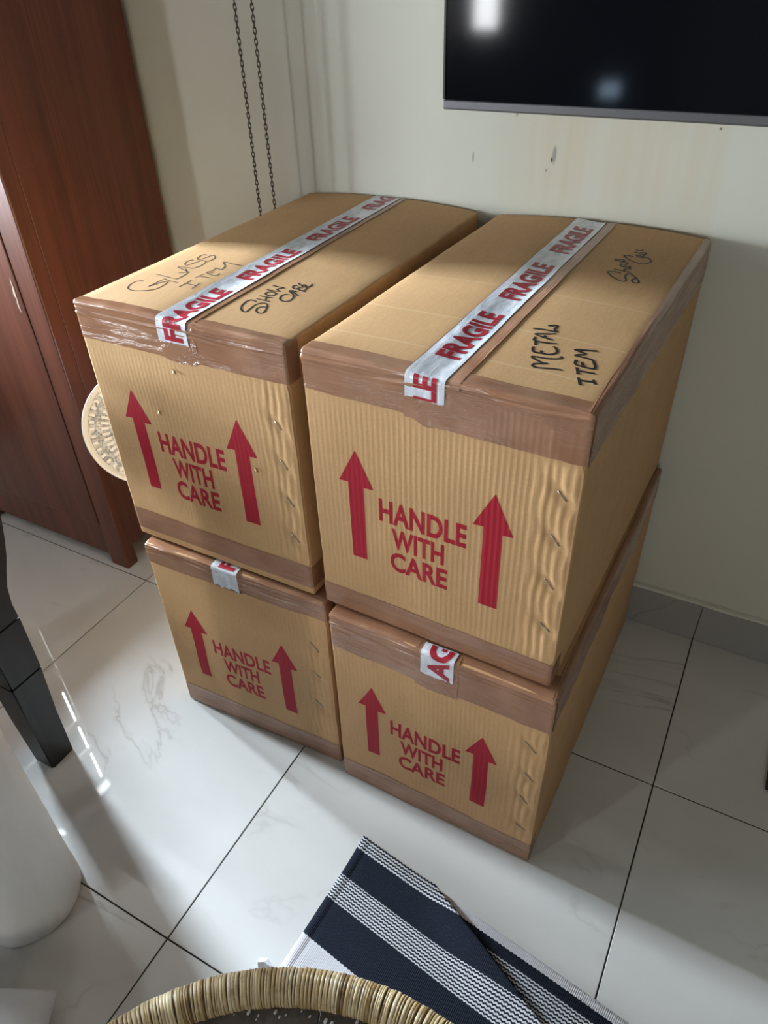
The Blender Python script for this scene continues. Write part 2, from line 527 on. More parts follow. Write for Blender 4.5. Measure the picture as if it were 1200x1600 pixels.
class Carton:
    def __init__(self, name, loc, yaw, depth, label, seed, bulge, staples, tape=(0.07, 0.07), crumple=1.0, dent=1.0, creased=False):
        self.tape = tape
        self.D = depth; self.seed = seed; self.bulge = bulge; self.staples = staples; self.crumple = crumple; self.dent = dent
        self.root = empty(name, loc, yaw)
        tag(self.root, label, 'box', 'stacked cardboard cartons')
        self.mat = M_CARD_CR if creased else M_CARD
        self.build_body()

    # cube-surface point -> world-local point with rounding, bulge, flutes
    def surf(self, u, v, w, off=0.0, flute=True):
        W, D, H, r = BW, self.D, BH, RAD
        p = Vector((u, v, w))
        q = Vector((min(max(u, r), W - r), min(max(v, r), D - r), min(max(w, r), H - r)))
        d = p - q
        nrm = d.normalized() if d.length > 1e-9 else Vector((0, 0, 1))
        pos = q + nrm * (r + off)
        s = self.seed
        # top bulge
        if nrm.z > 0.01 and self.bulge:
            e = max(0.0, 1 - abs(2 * u / W - 1) ** 2.4)
            b = self.bulge * e * (0.15 + 0.85 * (v / D) ** 0.8) - 0.0035 * math.exp(-((u - 0.5 * W) / 0.03) ** 2) * e
            pos.z += b * nrm.z
        edge = lambda a, L: min(1.0, max(0.0, min(a, L - a) / 0.05))
        if nrm.y < -0.5:
            k = edge(u, W) * edge(w, H)
            pos.y += self.dent * 0.0035 * k * noise.noise(Vector((u * 6 + s, w * 5, s * 3.1)))
            if flute:
                m = min(1.0, max(0.0, (min(u, W - u) - 0.009) / 0.004), max(0.0, (min(w, H - w) - 0.010) / 0.01))
                A = 0.00020 * (0.75 + 0.5 * noise.noise(Vector((u * 9, w * 3, s))))
                fl = A * math.sin(2 * PI * u / 0.0098)
                open_ = sstep(self.tape[0] - 0.004, self.tape[0] + 0.022, H - w) * sstep(self.tape[1] - 0.004, self.tape[1] + 0.022, w)
                fl *= 0.45 + 0.55 * open_
                zone = sstep(W - 0.095, W - 0.045, u) * (0.12 + 0.88 * open_)
                if zone > 0:
                    pin = 0.0
                    for (a, b) in self.staples:
                        cx, cw = (a[0] + b[0]) / 2, (a[1] + b[1]) / 2
                        # distance to the diagonal pull line running through the staple
                        du, dw = u - cx, w - cw
                        along, across = (du - dw) * 0.7071, (du + dw) * 0.7071
                        g = math.exp(-(along / 0.026) ** 2 - (across / 0.0085) ** 2)
                        pin += g
                    pin = min(1.0, pin)
                    bend = 0.0016 * math.sin(2 * PI * (w + 0.5 * u) / 0.084 + 0.6 * s) + 0.0035 * noise.noise(Vector((w * 9, s, 2.2)))
                    rid = math.sin(2 * PI * (u + bend) / 0.0150 + 1.3 * noise.noise(Vector((u * 18, w * 6, s))))
                    fl = fl * (1 - 0.8 * zone) + self.crumple * zone * (0.00085 * (rid if rid > 0 else 0.6 * rid) * (0.55 + 0.9 * abs(noise.noise(Vector((u * 22, w * 9, s + 5))))) * (1 - 0.8 * pin) - 0.0012 * zone)
                    fl += self.crumple * 0.0046 * pin * zone
                pos.y += fl * m
        if nrm.x < -0.5:
            pos.x -= 0.003 * self.dent * edge(v, D) * edge(w, H) * noise.noise(Vector((v * 4, w * 5, s + 9)))
        if nrm.x > 0.5:
            pos.x += 0.003 * self.dent * edge(v, D) * edge(w, H) * (noise.noise(Vector((v * 4, w * 5, s + 4))) - 0.3)
        # slightly battered edges
        e = 0.0014 * self.dent
        pos += Vector((noise.noise(Vector((v * 11, w * 11, s + 1))), noise.noise(Vector((u * 11, w * 11, s + 2))), 0.6 * noise.noise(Vector((u * 11, v * 9, s + 3))))) * e
        return pos

    def build_body(self):
        W, D, H, r = BW, self.D, BH, RAD

        def line(L, n):
            return [0, 0.3 * r, 0.7 * r] + [r + (L - 2 * r) * i / n for i in range(n + 1)] + [L - 0.7 * r, L - 0.3 * r, L]
        U, V, Wl = line(W, 22), line(D, 26), line(H, 22)
        verts, faces, idx = [], [], {}

        def vid(u, v, w):
            k = (round(u, 5), round(v, 5), round(w, 5))
            if k not in idx:
                idx[k] = len(verts); verts.append(self.surf(u, v, w, flute=False))
            return idx[k]
        for A, B, f in [(U, V, lambda a, b: (a, b, H)), (U, V, lambda a, b: (a, b, 0)), (V, Wl, lambda a, b: (0, a, b)), (V, Wl, lambda a, b: (W, a, b)),
                        (U, Wl, lambda a, b: (a, D, b)), (U, Wl, lambda a, b: (a, 0, b))]:
            front = f(0.1, 0.1) == (0.1, 0, 0.1)
            for i in range(len(A) - 1):
                for j in range(len(B) - 1):
                    if front and A[i] >= r - 1e-6 and A[i + 1] <= W - r + 1e-6 and B[j] >= r - 1e-6 and B[j + 1] <= H - r + 1e-6:
                        continue
                    faces.append([vid(*f(A[i], B[j])), vid(*f(A[i + 1], B[j])), vid(*f(A[i + 1], B[j + 1])), vid(*f(A[i], B[j + 1]))])
        bm = bmesh.new()
        bv = [bm.verts.new(p) for p in verts]
        for fc in faces:
            try:
                bm.faces.new([bv[k] for k in fc])
            except ValueError:
                pass
        self.body = bmobj('carton_body', bm, self.mat, self.root, True)
        # fluted front panel; its right edge overlaps the corner as a stapled flap
        us = [r + (W - 2 * r) * i / 290 for i in range(291)]
        ws = [r + (H - 2 * r) * j / 64 for j in range(65)]

        def fp(u, w):
            p = self.surf(u, 0.0, w)
            open_ = sstep(self.tape[0], self.tape[0] + 0.015, H - w) * sstep(self.tape[1], self.tape[1] + 0.015, w)
            lift = sstep(W - 0.05, W - 0.012, u) * open_
            p.y -= 0.0022 * lift
            p.x += 0.0045 * sstep(W - 0.02, W - 0.008, u) * open_
            return p
        self.front_point = fp
        verts = [fp(u, w) for u in us for w in ws]
        nw = len(ws)
        faces = [(i * nw + j, (i + 1) * nw + j, (i + 1) * nw + j + 1, i * nw + j + 1) for i in range(290) for j in range(64)]
        b0 = len(verts)
        for j in range(65):
            p = verts[290 * nw + j].copy(); p.y += 0.004; p.x -= 0.0006; verts.append(p)
        faces += [(290 * nw + j, b0 + j, b0 + j + 1, 290 * nw + j + 1) for j in range(64)]
        mesh('front_panel', verts, faces, self.mat, self.root, True)

    def decal(self, name, bm, mat, cutu, cutw, place, parent=None):
        """cut a flat bmesh (x,y) along grid lines and lay it on the carton"""
        for axis, lines in ((0, cutu), (1, cutw)):
            for c in lines:
                co = Vector((0, 0, 0)); co[axis] = c
                no = Vector((0, 0, 0)); no[axis] = 1
                bmesh.ops.bisect_plane(bm, geom=bm.verts[:] + bm.edges[:] + bm.faces[:], plane_co=co, plane_no=no, dist=1e-6)
        bmesh.ops.triangulate(bm, faces=bm.faces[:])
        for v in bm.verts:
            v.co = place(v.co.x, v.co.y)
        me = bpy.data.meshes.new(name); bm.to_mesh(me); bm.free()
        return link(name, me, mat, parent or self.root)

    def onfront(self, off=0.0004):
        return lambda x, y: self.front_point(x, y) + Vector((0, -off, 0))

    def strip(self, name, mat, grid_u, grid_c, place, parent=None, smooth=True):
        verts, faces = [], []
        n = len(grid_c)
        for a in grid_u:
            for c in grid_c:
                verts.append(place(a, c))
        for i in range(len(grid_u) - 1):
            for j in range(n - 1):
                faces.append((i * n + j, (i + 1) * n + j, (i + 1) * n + j + 1, i * n + j + 1))
        return mesh(name, verts, faces, mat, parent or self.root, smooth)

    def edge_tape(self, top, down, off=0.0011, wrap=(True, True), name='packing_tape', ripple=1.0):
        """tape folded over the upper front edge: `top` onto the lid, `down` onto the front"""
        W, H, s = BW, BH, self.seed
        gu = [0.002 + (W - 0.004) * i / 200 for i in range(201)]
        cs = [-top + top * i / 6 for i in range(6)] + [i * 0.001 for i in range(0, 24)] + [0.024 + (down - 0.024) * i / 16 for i in range(17)]

        def place(u, c):
            jag = 0.0015 * noise.noise(Vector((u * 40, s, 7)))
            rp = ripple * (0.0030 * math.exp(-((c - 0.016) / 0.014) ** 2) * noise.noise(Vector((u * 5 + s, c * 150 + 2.0 * noise.noise(Vector((u * 6, s, 4))), 1.0)))
                           + 0.0016 * math.exp(-((c - 0.004) / 0.010) ** 2) * noise.noise(Vector((u * 9 - s, c * 240, 3.0)))
                           + 0.0006 * noise.noise(Vector((u * 18, c * 60, s))))
            rp = max(rp, -0.0006)
            if c <= 0:
                return self.surf(u, -c + (jag if c < -top * 0.9 else 0), H, off + rp)
            p = self.surf(u, 0, H - c - (jag if c > down * 0.95 else 0), off + rp, flute=c > 0.03)
            return p
        self.strip(name, M_TAPE, gu, cs, place)
        # ends wrapped round the corners
        for k, on in enumerate(wrap):
            if not on:
                continue
            x = 0 if k == 0 else W
            vs_ = [0.0012 + i * 0.0055 for i in range(7)]
            c2 = [0.0 + down * i / 14 for i in range(15)]
            self.strip('tape_end', M_TAPE_SIDE, vs_, c2, lambda v, c: self.surf(x, v, H - 0.001 - c * 0.97, off + 0.0006 * noise.noise(Vector((v * 40, c * 60, s)))), )

    def low_tape(self, z0, z1, name='packing_tape', off=0.0010):
        W, s = BW, self.seed
        gu = [0.001 + (W - 0.002) * i / 140 for i in range(141)]
        cs = [z0 + (z1 - z0) * i / 16 for i in range(17)]

        def place(u, c):
            rp = 0.0007 * noise.noise(Vector((u * 14, c * 70, s + 3)))
            e = 0.0015 * noise.noise(Vector((u * 40, s, 3))) if c > z1 - 0.002 else 0
            return self.surf(u, 0, c + e, off + max(rp, -0.0004))
        self.strip(name, M_TAPE, gu, cs, place)
        vs_ = [0.001 + i * 0.006 for i in range(7)]
        self.strip('tape_end', M_TAPE_SIDE, vs_, cs, lambda v, c: self.surf(W, v, c, off + 0.0005 * noise.noise(Vector((v * 40, c * 60, s)))))

    def side_tape(self, top, down):
        W, H, D, s = BW, BH, self.D, self.seed
        gv = [0.004 + (D - 0.008) * i / 120 for i in range(121)]
        cs = [-top + top * i / 4 for i in range(4)] + [i * 0.001 for i in range(9)] + [0.009 + (down - 0.009) * i / 14 for i in range(15)]

        def place(v, c):
            rp = 0.0007 * noise.noise(Vector((v * 6, c * 110, s + 6))) + 0.0003
            if c <= 0:
                return self.surf(W + c, v, H, 0.0012 + max(rp, -0.0005))
            return self.surf(W, v, H - c, 0.0012 + max(rp, -0.0005))
        self.strip('packing_tape', M_TAPE_SIDE, gv, cs, place)

    def path(self, u, q, off):
        """q<0: on the front, |q| below the upper edge; q>0: on the lid"""
        return self.surf(u, 0, BH + q, off, flute=False) if q < 0 else self.surf(u, q, BH, off)

    def seam_tape(self, u0, u1, q0, q1):
        gq = [q0 + (q1 - q0) * i / 110 for i in range(111)]
        gu = [u0 + (u1 - u0) * i / 10 for i in range(11)]
        rag = lambda q, u: q + (0.012 * noise.noise(Vector((u * 45, self.seed, 2))) + 0.010 * ((u - (u0 + u1) / 2) / (u1 - u0)) ** 2 * 4 if q < q0 + 0.002 and q0 < -0.03 else 0.0)
        self.strip('packing_tape', M_TAPE_SIDE, gq, gu, lambda q, u: self.path(u, rag(q, u), 0.0016 + 0.0003 * noise.noise(Vector((u * 90, q * 9, self.seed)))))

    def fragile(self, u0, u1, q0, q1, words, torn=0.004, skew=0.0):
        s = self.seed
        gq = [q0 + (q1 - q0) * i / 150 for i in range(151)]
        gu = [u0 + (u1 - u0) * i / 14 for i in range(15)]
        off = 0.0028

        def height(u, q):
            h = 0.0006 * noise.noise(Vector((u * 60, q * 7, s))) + 0.0008 * noise.noise(Vector((u * 35 + q * 6, q * 3, s + 1))) * sstep(0.3, 0.02, abs(q - 0.02))
            return off + max(h, -0.0005)

        def place(q, u):
            qq = q
            if q < q0 + 0.002:
                qq = q + torn * (0.5 + noise.noise(Vector((u * 120, s, 4)))) - torn * 0.4
            return self.path(u + skew * q, qq, height(u, q))
        tp = self.strip('fragile_tape', M_FILM, gq, gu, place)
        for (txt, qs, length, ub, hgt, qmax) in words:
            bm = text_bm(txt, bold=0.042)
            xs_ = [v.co.x for v in bm.verts]; ys_ = [v.co.y for v in bm.verts]
            x0, x1, y0, y1 = min(xs_), max(xs_), 0.0, max(ys_)
            for v in bm.verts:
                v.co.x = qs + (v.co.x - x0) / (x1 - x0) * length
                v.co.y = (v.co.y - y0) / (y1 - y0) * hgt
            if qs + length > qmax:
                bmesh.ops.bisect_plane(bm, geom=bm.verts[:] + bm.edges[:] + bm.faces[:], plane_co=(qmax, 0, 0), plane_no=(1, 0, 0), clear_outer=True, dist=1e-6)
            if qs < q0 + 0.001:
                bmesh.ops.bisect_plane(bm, geom=bm.verts[:] + bm.edges[:] + bm.faces[:], plane_co=(q0 + 0.001, 0, 0), plane_no=(-1, 0, 0), clear_outer=True, dist=1e-6)
            if not bm.verts:
                bm.free(); continue
            cu = [qs + length * i / 40 for i in range(1, 40)] + [(-0.009 + 0.0015 * i) for i in range(12)]
            cw = [hgt * i / 7 for i in range(1, 7)]
            self.decal('lettering', bm, M_RED, cu, cw, lambda x, y: self.path(ub - y + skew * x, x, height(ub - y, x) + 0.0006), tp)

    def prints(self, dz=0.0):
        g = [BW * 0 + 0.05 + 0.00245 * i for i in range(140)]
        gw = [0.12 + 0.02 * i + dz for i in range(16)]
        for pts in ([(0.0915, 0.384), (0.0565, 0.3165), (0.0745, 0.3175), (0.0745, 0.1515), (0.1045, 0.1520), (0.1045, 0.3130), (0.1240, 0.3140)],
                    [(0.3425, 0.380), (0.3065, 0.3090), (0.3255, 0.3110), (0.3250, 0.1440), (0.3590, 0.1440), (0.3580, 0.3050), (0.3760, 0.3065)]):
            bm = bmesh.new()
            bm.faces.new([bm.verts.new((x, y + dz, 0)) for x, y in pts])
            bmesh.ops.triangulate(bm, faces=bm.faces[:])
            x0, x1 = min(p[0] for p in pts), max(p[0] for p in pts)
            self.decal('arrow_mark', bm, M_PRINT, [c for c in g if x0 < c < x1], gw, self.onfront())
        for txt, x0, x1, w0, w1 in (('HANDLE', 0.1335, 0.2975, 0.2545, 0.3020), ('WITH', 0.1575, 0.2585, 0.2010, 0.2460), ('CARE', 0.1535, 0.2655, 0.1475, 0.1935)):
            bm = text_bm(txt, bold=0.030)
            xs_ = [v.co.x for v in bm.verts]; ys_ = [v.co.y for v in bm.verts]
            a, b, c, d = min(xs_), max(xs_), min(ys_), max(ys_)
            for v in bm.verts:
                v.co = Vector((x0 + (v.co.x - a) / (b - a) * (x1 - x0), w0 + dz + (v.co.y - c) / (d - c) * (w1 - w0), 0))
            self.decal('lettering', bm, M_PRINT, [c_ for c_ in g if x0 < c_ < x1], [w0 + dz + (w1 - w0) * i / 4 for i in (1, 2, 3)], self.onfront())

    def add_staples(self):
        for (a, b) in self.staples:
            bm = bmesh.new()
            pa = self.front_point(*a) + Vector((0, -0.0012, 0)); pb = self.front_point(*b) + Vector((0, -0.0012, 0))
            d = (pb - pa)
            add_tube(bm, [pa + Vector((0, 0.004, 0)), pa, pa + d * 0.5 + Vector((0, -0.0006, 0)), pb, pb + Vector((0, 0.004, 0))], 0.0011, 6)
            bmobj('staple', bm, M_STEEL, self.root, True)

    def writing(self, name, strokes, width, mat):
        verts, faces = [], []
        for k, st in enumerate(strokes):
            pts = smooth_line([Vector((x, y, 0)) for x, y in st], 5)
            lim = []
            for i, p in enumerate(pts):
                t = (pts[min(i + 1, len(pts) - 1)] - pts[max(i - 1, 0)])
                if t.length < 1e-9:
                    t = Vector((1, 0, 0))
                t.normalize()
                nn = Vector((-t.y, t.x, 0)) * width * 0.5 * (0.85 + 0.3 * noise.noise(Vector((i * 0.3, k, 1))))
                lim.append((p + nn, p - nn))
            b = len(verts)
            for (l, r_) in lim:
                verts.append(self.surf(l.x, l.y, BH, 0.00035 + 0.00001 * k)); verts.append(self.surf(r_.x, r_.y, BH, 0.00035 + 0.00001 * k))
            faces += [(b + 2 * i, b + 2 * i + 1, b + 2 * i + 3, b + 2 * i + 2) for i in range(len(lim) - 1)]
        return mesh(name, verts, faces, mat, self.root)


def smooth_line(pts, n):
    if len(pts) < 3:
        return [pts[0].lerp(pts[-1], i / n) for i in range(n + 1)]
    out = []
    P = [pts[0] * 2 - pts[1]] + pts + [pts[-1] * 2 - pts[-2]]
    for i in range(1, len(P) - 2):
        p0, p1, p2, p3 = P[i - 1:i + 3]
        for k in range(n):
            t = k / n
            out.append(0.5 * ((2 * p1) + (p2 - p0) * t + (2 * p0 - 5 * p1 + 4 * p2 - p3) * t * t + (3 * p1 - p0 - 3 * p2 + p3) * t ** 3))
    out.append(pts[-1].copy())
    return out


_text_cache = {}


def text_bm(txt, bold=0.0):
    key = (txt, bold)
    if key not in _text_cache:
        cu = bpy.data.curves.new('lettering', 'FONT')
        cu.body = txt; cu.size = 1.0; cu.offset = bold; cu.resolution_u = 4; cu.fill_mode = 'FRONT'; cu.space_character = 1.02
        ob = bpy.data.objects.new('lettering', cu); C.objects.link(ob)
        dg = bpy.context.evaluated_depsgraph_get()
        _text_cache[key] = bpy.data.meshes.new_from_object(ob.evaluated_get(dg))
        bpy.data.objects.remove(ob); bpy.data.curves.remove(cu)
    bm = bmesh.new(); bm.from_mesh(_text_cache[key])
    bmesh.ops.remove_doubles(bm, verts=bm.verts[:], dist=1e-5)
    return bm


WRITING = {
 ('TL', 'GLASS ITEM'): [
  [(.0593,.1248),(.0474,.1196),(.0473,.102),(.0563,.0858),(.0683,.0786),(.0857,.079),(.1013,.0864),(.1129,.0981),(.1156,.1145),(.1127,.1305),(.1095,.1361),(.1008,.1311),(.0956,.1173),(.0905,.1036)],
  [(.0921,.1479),(.1053,.143),(.1315,.1404)],
  [(.0905,.1036),(.0921,.1479)],
  [(.0568,.1629),(.1096,.1555),(.1169,.1587),(.1148,.1922)],
  [(.1148,.1922),(.0702,.2112),(.1096,.2136)],
  [(.0952,.1838),(.109,.1916),(.0936,.2067)],
  [(.0769,.2512),(.0689,.2544),(.0653,.2462),(.0717,.2293),(.0808,.2248),(.0851,.2383),(.0924,.2578),(.1012,.2583),(.1082,.2482),(.1104,.2266),(.1048,.221)],
  [(.0796,.288),(.0715,.2914),(.0701,.2785),(.0755,.2639),(.0845,.2611),(.0881,.276),(.0917,.2911),(.1026,.2889),(.1097,.2752),(.108,.2612),(.1033,.2605)],
  [(.1496,.1237),(.1487,.1595)],
  [(.1479,.1429),(.1754,.1407)],
  [(.1776,.1265),(.1737,.1554)],
  [(.1465,.1716),(.1484,.1952)],
  [(.1488,.1832),(.1731,.1831)],
  [(.1528,.2166),(.1481,.2054),(.1646,.1973),(.1766,.1977),(.1769,.2099)],
  [(.1573,.2033),(.1602,.2137)],
  [(.1528,.2166),(.1501,.231)],
  [(.1464,.2326),(.1677,.2262)],
  [(.1677,.2262),(.1596,.2477),(.1436,.2633),(.1503,.2662),(.1692,.2614),(.187,.2627)],
 ],
 ('TL', 'SHOW CASE'): [
  [(.3279,.122),(.3194,.1253),(.3117,.1244),(.3096,.1139),(.3141,.0968),(.3216,.0848),(.3301,.0785),(.3366,.0797),(.3348,.0941),(.3333,.1105),(.3376,.1211),(.3465,.1233),(.354,.118),(.3615,.1043),(.3661,.0896),(.3628,.0841),(.3532,.0872),(.3472,.0945),(.3455,.1039),(.3519,.1095),(.3584,.1097)],
  [(.3185,.1345),(.3345,.1338),(.3488,.1337)],
  [(.3156,.1477),(.3303,.148),(.3448,.149)],
  [(.3364,.1364),(.3325,.1472)],
  [(.3176,.168),(.3193,.1614),(.3266,.1554),(.3369,.1581),(.3382,.166),(.3337,.1714),(.3241,.1719),(.3176,.168)],
  [(.3096,.1783),(.323,.1778),(.3379,.1806)],
  [(.3379,.1806),(.3261,.1866),(.3314,.1946)],
  [(.3082,.1989),(.3214,.1978),(.3339,.1988)],
  [(.3314,.1946),(.3339,.1988)],
  [(.361,.1735),(.355,.1734),(.3521,.1667),(.356,.154),(.3651,.1456),(.3749,.1464),(.3783,.1567),(.374,.1709),(.3657,.1799)],
  [(.3657,.1799),(.3507,.1899),(.3621,.1875),(.3785,.1775)],
  [(.3617,.1837),(.3628,.1934),(.3503,.1916)],
  [(.3506,.2163),(.3448,.2157),(.3478,.2056),(.357,.202),(.3604,.213),(.3677,.2181),(.3729,.2147),(.3751,.2044),(.369,.1998),(.3611,.2038)],
  [(.3486,.2309),(.347,.2263),(.3557,.2224),(.3609,.2274)],
  [(.3557,.2224),(.3642,.2165)],
  [(.3609,.2274),(.3701,.2191),(.3743,.2267),(.3709,.2367)],
  [(.369,.1998),(.3801,.1991)],
 ],
 ('TR', 'METAL ITEM'): [
  [(.3893,.1033),(.3755,.1013),(.3552,.095),(.3491,.0958),(.3462,.0993),(.3478,.1051),(.3636,.1142)],
  [(.3569,.1121),(.343,.118),(.3356,.1235),(.3429,.1271),(.3555,.128),(.3695,.1336),(.3756,.1392),(.3728,.1443)],
  [(.3275,.1541),(.326,.1534),(.3321,.1402),(.3444,.1409),(.3548,.142),(.3614,.1479),(.3632,.1567),(.3569,.1671),(.352,.1701)],
  [(.3444,.1409),(.3406,.1497)],
  [(.3165,.1891),(.3183,.1787),(.3233,.1727),(.3263,.1617)],
  [(.3229,.1753),(.3379,.177),(.3541,.1816)],
  [(.3417,.2143),(.3274,.2065),(.313,.199),(.3277,.1931),(.3442,.1907)],
  [(.3319,.1909),(.3282,.2011)],
  [(.3027,.216),(.3181,.2196),(.3405,.221),(.3349,.2271),(.3352,.2362),(.3333,.2436),(.3207,.2366)],
  [(.4166,.0915),(.4261,.0708)],
  [(.4209,.0843),(.439,.0898)],
  [(.4367,.0957),(.4434,.0833)],
  [(.4047,.1207),(.4136,.1008)],
  [(.4103,.1112),(.4227,.1137),(.4336,.1143)],
  [(.3969,.1433),(.3998,.1295),(.4115,.1265),(.4236,.1271),(.4285,.1312),(.4233,.1448),(.4173,.1546)],
  [(.4124,.127),(.4062,.1402)],
  [(.4173,.1546),(.4044,.1559),(.3904,.1569),(.4027,.1681),(.3897,.1724),(.3849,.1754),(.3969,.1799),(.4151,.1861)],
 ],
 ('TR', 'Show Case'): [
  [(.3616,.5154),(.3548,.518),(.3471,.5189),(.3389,.5142),(.339,.5092),(.3503,.4942),(.3611,.485),(.372,.4789),(.3785,.4819),(.3777,.4899),(.3727,.5032),(.3718,.5172),(.3761,.5221),(.3845,.5145),(.3938,.5031),(.3999,.4933),(.4002,.4851),(.3957,.4816),(.389,.4882),(.388,.4976),(.3919,.5036)],
  [(.3437,.5307),(.3532,.5306),(.3622,.5288),(.377,.5292)],
  [(.3626,.5305),(.3622,.5392),(.3715,.5465)],
  [(.3715,.5465),(.3656,.5513),(.3515,.5508),(.3596,.5561),(.3667,.5578),(.3675,.5477)],
  [(.3515,.5508),(.3473,.5626),(.3557,.5634),(.3585,.5709),(.3524,.5758),(.3443,.5736),(.35,.581),(.3456,.5868),(.3379,.5864),(.3319,.5799),(.3375,.5774),(.3412,.5816)],
  [(.3584,.6117),(.3501,.6137),(.3431,.6105),(.3436,.605),(.3559,.5915),(.3695,.5837),(.3823,.5819),(.3901,.5885),(.3945,.6014),(.3882,.6158),(.3808,.6188),(.3742,.6142),(.3631,.6197),(.3636,.6254),(.374,.6189)],
  [(.374,.6189),(.3737,.6317),(.3647,.6325)],
  [(.3541,.6358),(.3633,.6383),(.3734,.6446),(.3762,.6393),(.3737,.6317)],
  [(.352,.6515),(.3563,.6501),(.3638,.6518),(.365,.659)],
 ],
}


ST_TR = [((.4351, .4162), (.4491, .4027)), ((.4332, .3333), (.4478, .3189)), ((.4327, .2454), (.4481, .2300)), ((.4357, .1470), (.4525, .1355))]
ST_TL = [((.4292, .3986), (.4419, .3839)), ((.4285, .3174), (.4429, .3008)), ((.4313, .2352), (.4478, .2182)), ((.4317, .1488), (.4490, .1325))]
ST_BR = [((.4251, .4073), (.4485, .3870)), ((.4312, .3138), (.4510, .2979)), ((.4294, .2294), (.4471, .2152)), ((.4314, .1267), (.4520, .1188))]
ST_BL = [((.4232, .4119), (.4418, .3900)), ((.4180, .3151), (.4367, .3026)), ((.4160, .2124), (.4354, .1994))]

Z2 = BH + 0.0060
bl = Carton('cardboard_carton', (0.439, -0.303, 0.001), 0.037, 0.795, 'lower left brown cardboard carton carrying the carton marked GLASS ITEM', 1.3, 0.0, ST_BL, (0.054, 0.068), 1.0, 1.3)
br = Carton('cardboard_carton', (0.929, -0.305, 0.001), -0.016, 0.812, 'lower right brown cardboard carton carrying the carton marked METAL ITEM', 5.7, 0.0, ST_BR, (0.090, 0.068), 0.9, 1.5)
tl = Carton('cardboard_carton', (0.411, -0.279, Z2), 0.002, 0.803, 'upper left brown cardboard carton with GLASS ITEM handwritten on its lid', 9.1, 0.012, ST_TL, (0.071, 0.0765), 1.1, 0.8)
tr = Carton('cardboard_carton', (0.909, -0.278, Z2), -0.025, 0.803, 'upper right brown cardboard carton with METAL ITEM handwritten on its lid', 13.4, 0.012, ST_TR, (0.079, 0.057), 1.0, 0.8, creased=True)

tl.edge_tape(0.022, 0.071, wrap=(True, True), ripple=1.4)
tl.low_tape(0.020, 0.0765)
tl.seam_tape(0.203, 0.284, -0.079, 0.798)
tl.fragile(0.2015, 0.2685, -0.040, 0.800, [('FRAGILE', -0.036, 0.183, 0.2560, 0.039, 0.77), ('FRAGILE', 0.204, 0.176, 0.2550, 0.038, 0.77), ('FRAGILE', 0.448, 0.172, 0.2550, 0.038, 0.79), ('FRAGILE', 0.690, 0.174, 0.2550, 0.038, 0.797)])
tl.prints(0.0); tl.add_staples()
tl.writing('handwriting', WRITING[('TL', 'GLASS ITEM')], 0.0029, M_PEN)
tl.writing('handwriting', WRITING[('TL', 'SHOW CASE')], 0.0043, M_INK)

tr.edge_tape(0.032, 0.067, wrap=(True, True), ripple=1.2)
tr.low_tape(0.004, 0.057)
tr.side_tape(0.013, 0.082)
tr.seam_tape(0.186, 0.276, -0.076, 0.798)
tr.fragile(0.1885, 0.2535, -0.037, 0.801, [('LE', -0.0400, 0.043, 0.2390, 0.036, 0.77), ('FRAGILE', 0.066, 0.180, 0.2405, 0.038, 0.77), ('FRAGILE', 0.312, 0.187, 0.2400, 0.038, 0.77), ('FRAGILE', 0.573, 0.168, 0.2400, 0.038, 0.77)])
tr.prints(0.0); tr.add_staples()
tr.writing('handwriting', WRITING[('TR', 'METAL ITEM')], 0.0056, M_INK)
tr.writing('handwriting', WRITING[('TR', 'Show Case')], 0.0046, M_INK)
# second, wider layer of tape on the right of the upper front edge
gu = [0.225 + (BW - 0.227) * i / 80 for i in range(81)]
cs = [0.010 + 0.068 * i / 18 for i in range(19)]
tr.strip('packing_tape', M_TAPE, gu, cs, lambda u, c: tr.surf(u, 0, BH - c - 0.0015 * noise.noise(Vector((u * 50, 1, 1))), 0.0022 + 0.0007 * noise.noise(Vector((u * 12, c * 80, 2.2)))))

bl.edge_tape(0.06, 0.054, wrap=(True, True), ripple=1.5)
bl.low_tape(0.004, 0.068)
bl.seam_tape(0.19, 0.26, -0.058, 0.02)
bl.fragile(0.186, 0.254, -0.052, 0.022, [('FRAGILE', 0.002, 0.18, 0.2430, 0.040, 0.02)], torn=0.008)
bl.prints(-0.0125); bl.add_staples()

br.edge_tape(0.06, 0.090, wrap=(True, True), ripple=1.3)
br.low_tape(0.004, 0.068)
br.side_tape(0.012, 0.085)
br.seam_tape(0.195, 0.285, -0.100, 0.02)
br.fragile(0.2075, 0.2755, -0.057, 0.022, [('AGILE', -0.0560, 0.168, 0.2650, 0.043, 0.02)])
br.prints(-0.0125); br.add_staples()

# small scuffs of torn paper on the upper left front
for (u, w) in ((0.158, 0.353), (0.372, 0.283), (0.222, 0.452)):
    p = tl.front_point(u, w)
    bm = bmesh.new()
    r0 = [Vector((0, 0, 0)), Vector((0.009, -0.001, -0.003)), Vector((0.012, -0.005, -0.008)), Vector((0.004, -0.006, -0.007))]
    v = [bm.verts.new(p + q + Vector((-0.005, -0.0012, 0.003))) for q in r0]
    c = bm.verts.new(p + Vector((0.002, -0.006, 0.0)))
    for i in range(4):
        bm.faces.new((v[i], v[(i + 1) % 4], c))
    bmobj('torn_paper', bm, M_CARD, tl.root)

# ------------------------------------------------------------------ wardrobe
wd = empty('wardrobe', (-0.48, 0.26, 0))
tag(wd, 'tall reddish brown wooden wardrobe left of the cartons', 'wardrobe')


def wbox(name, b, mat=M_WOOD, bevel=0.002, parent=wd):
    o = box(name, tuple(v - d for v, d in zip(b, (-0.48, -0.48, 0.26, 0.26, 0, 0))), mat, parent, bevel)
    return o


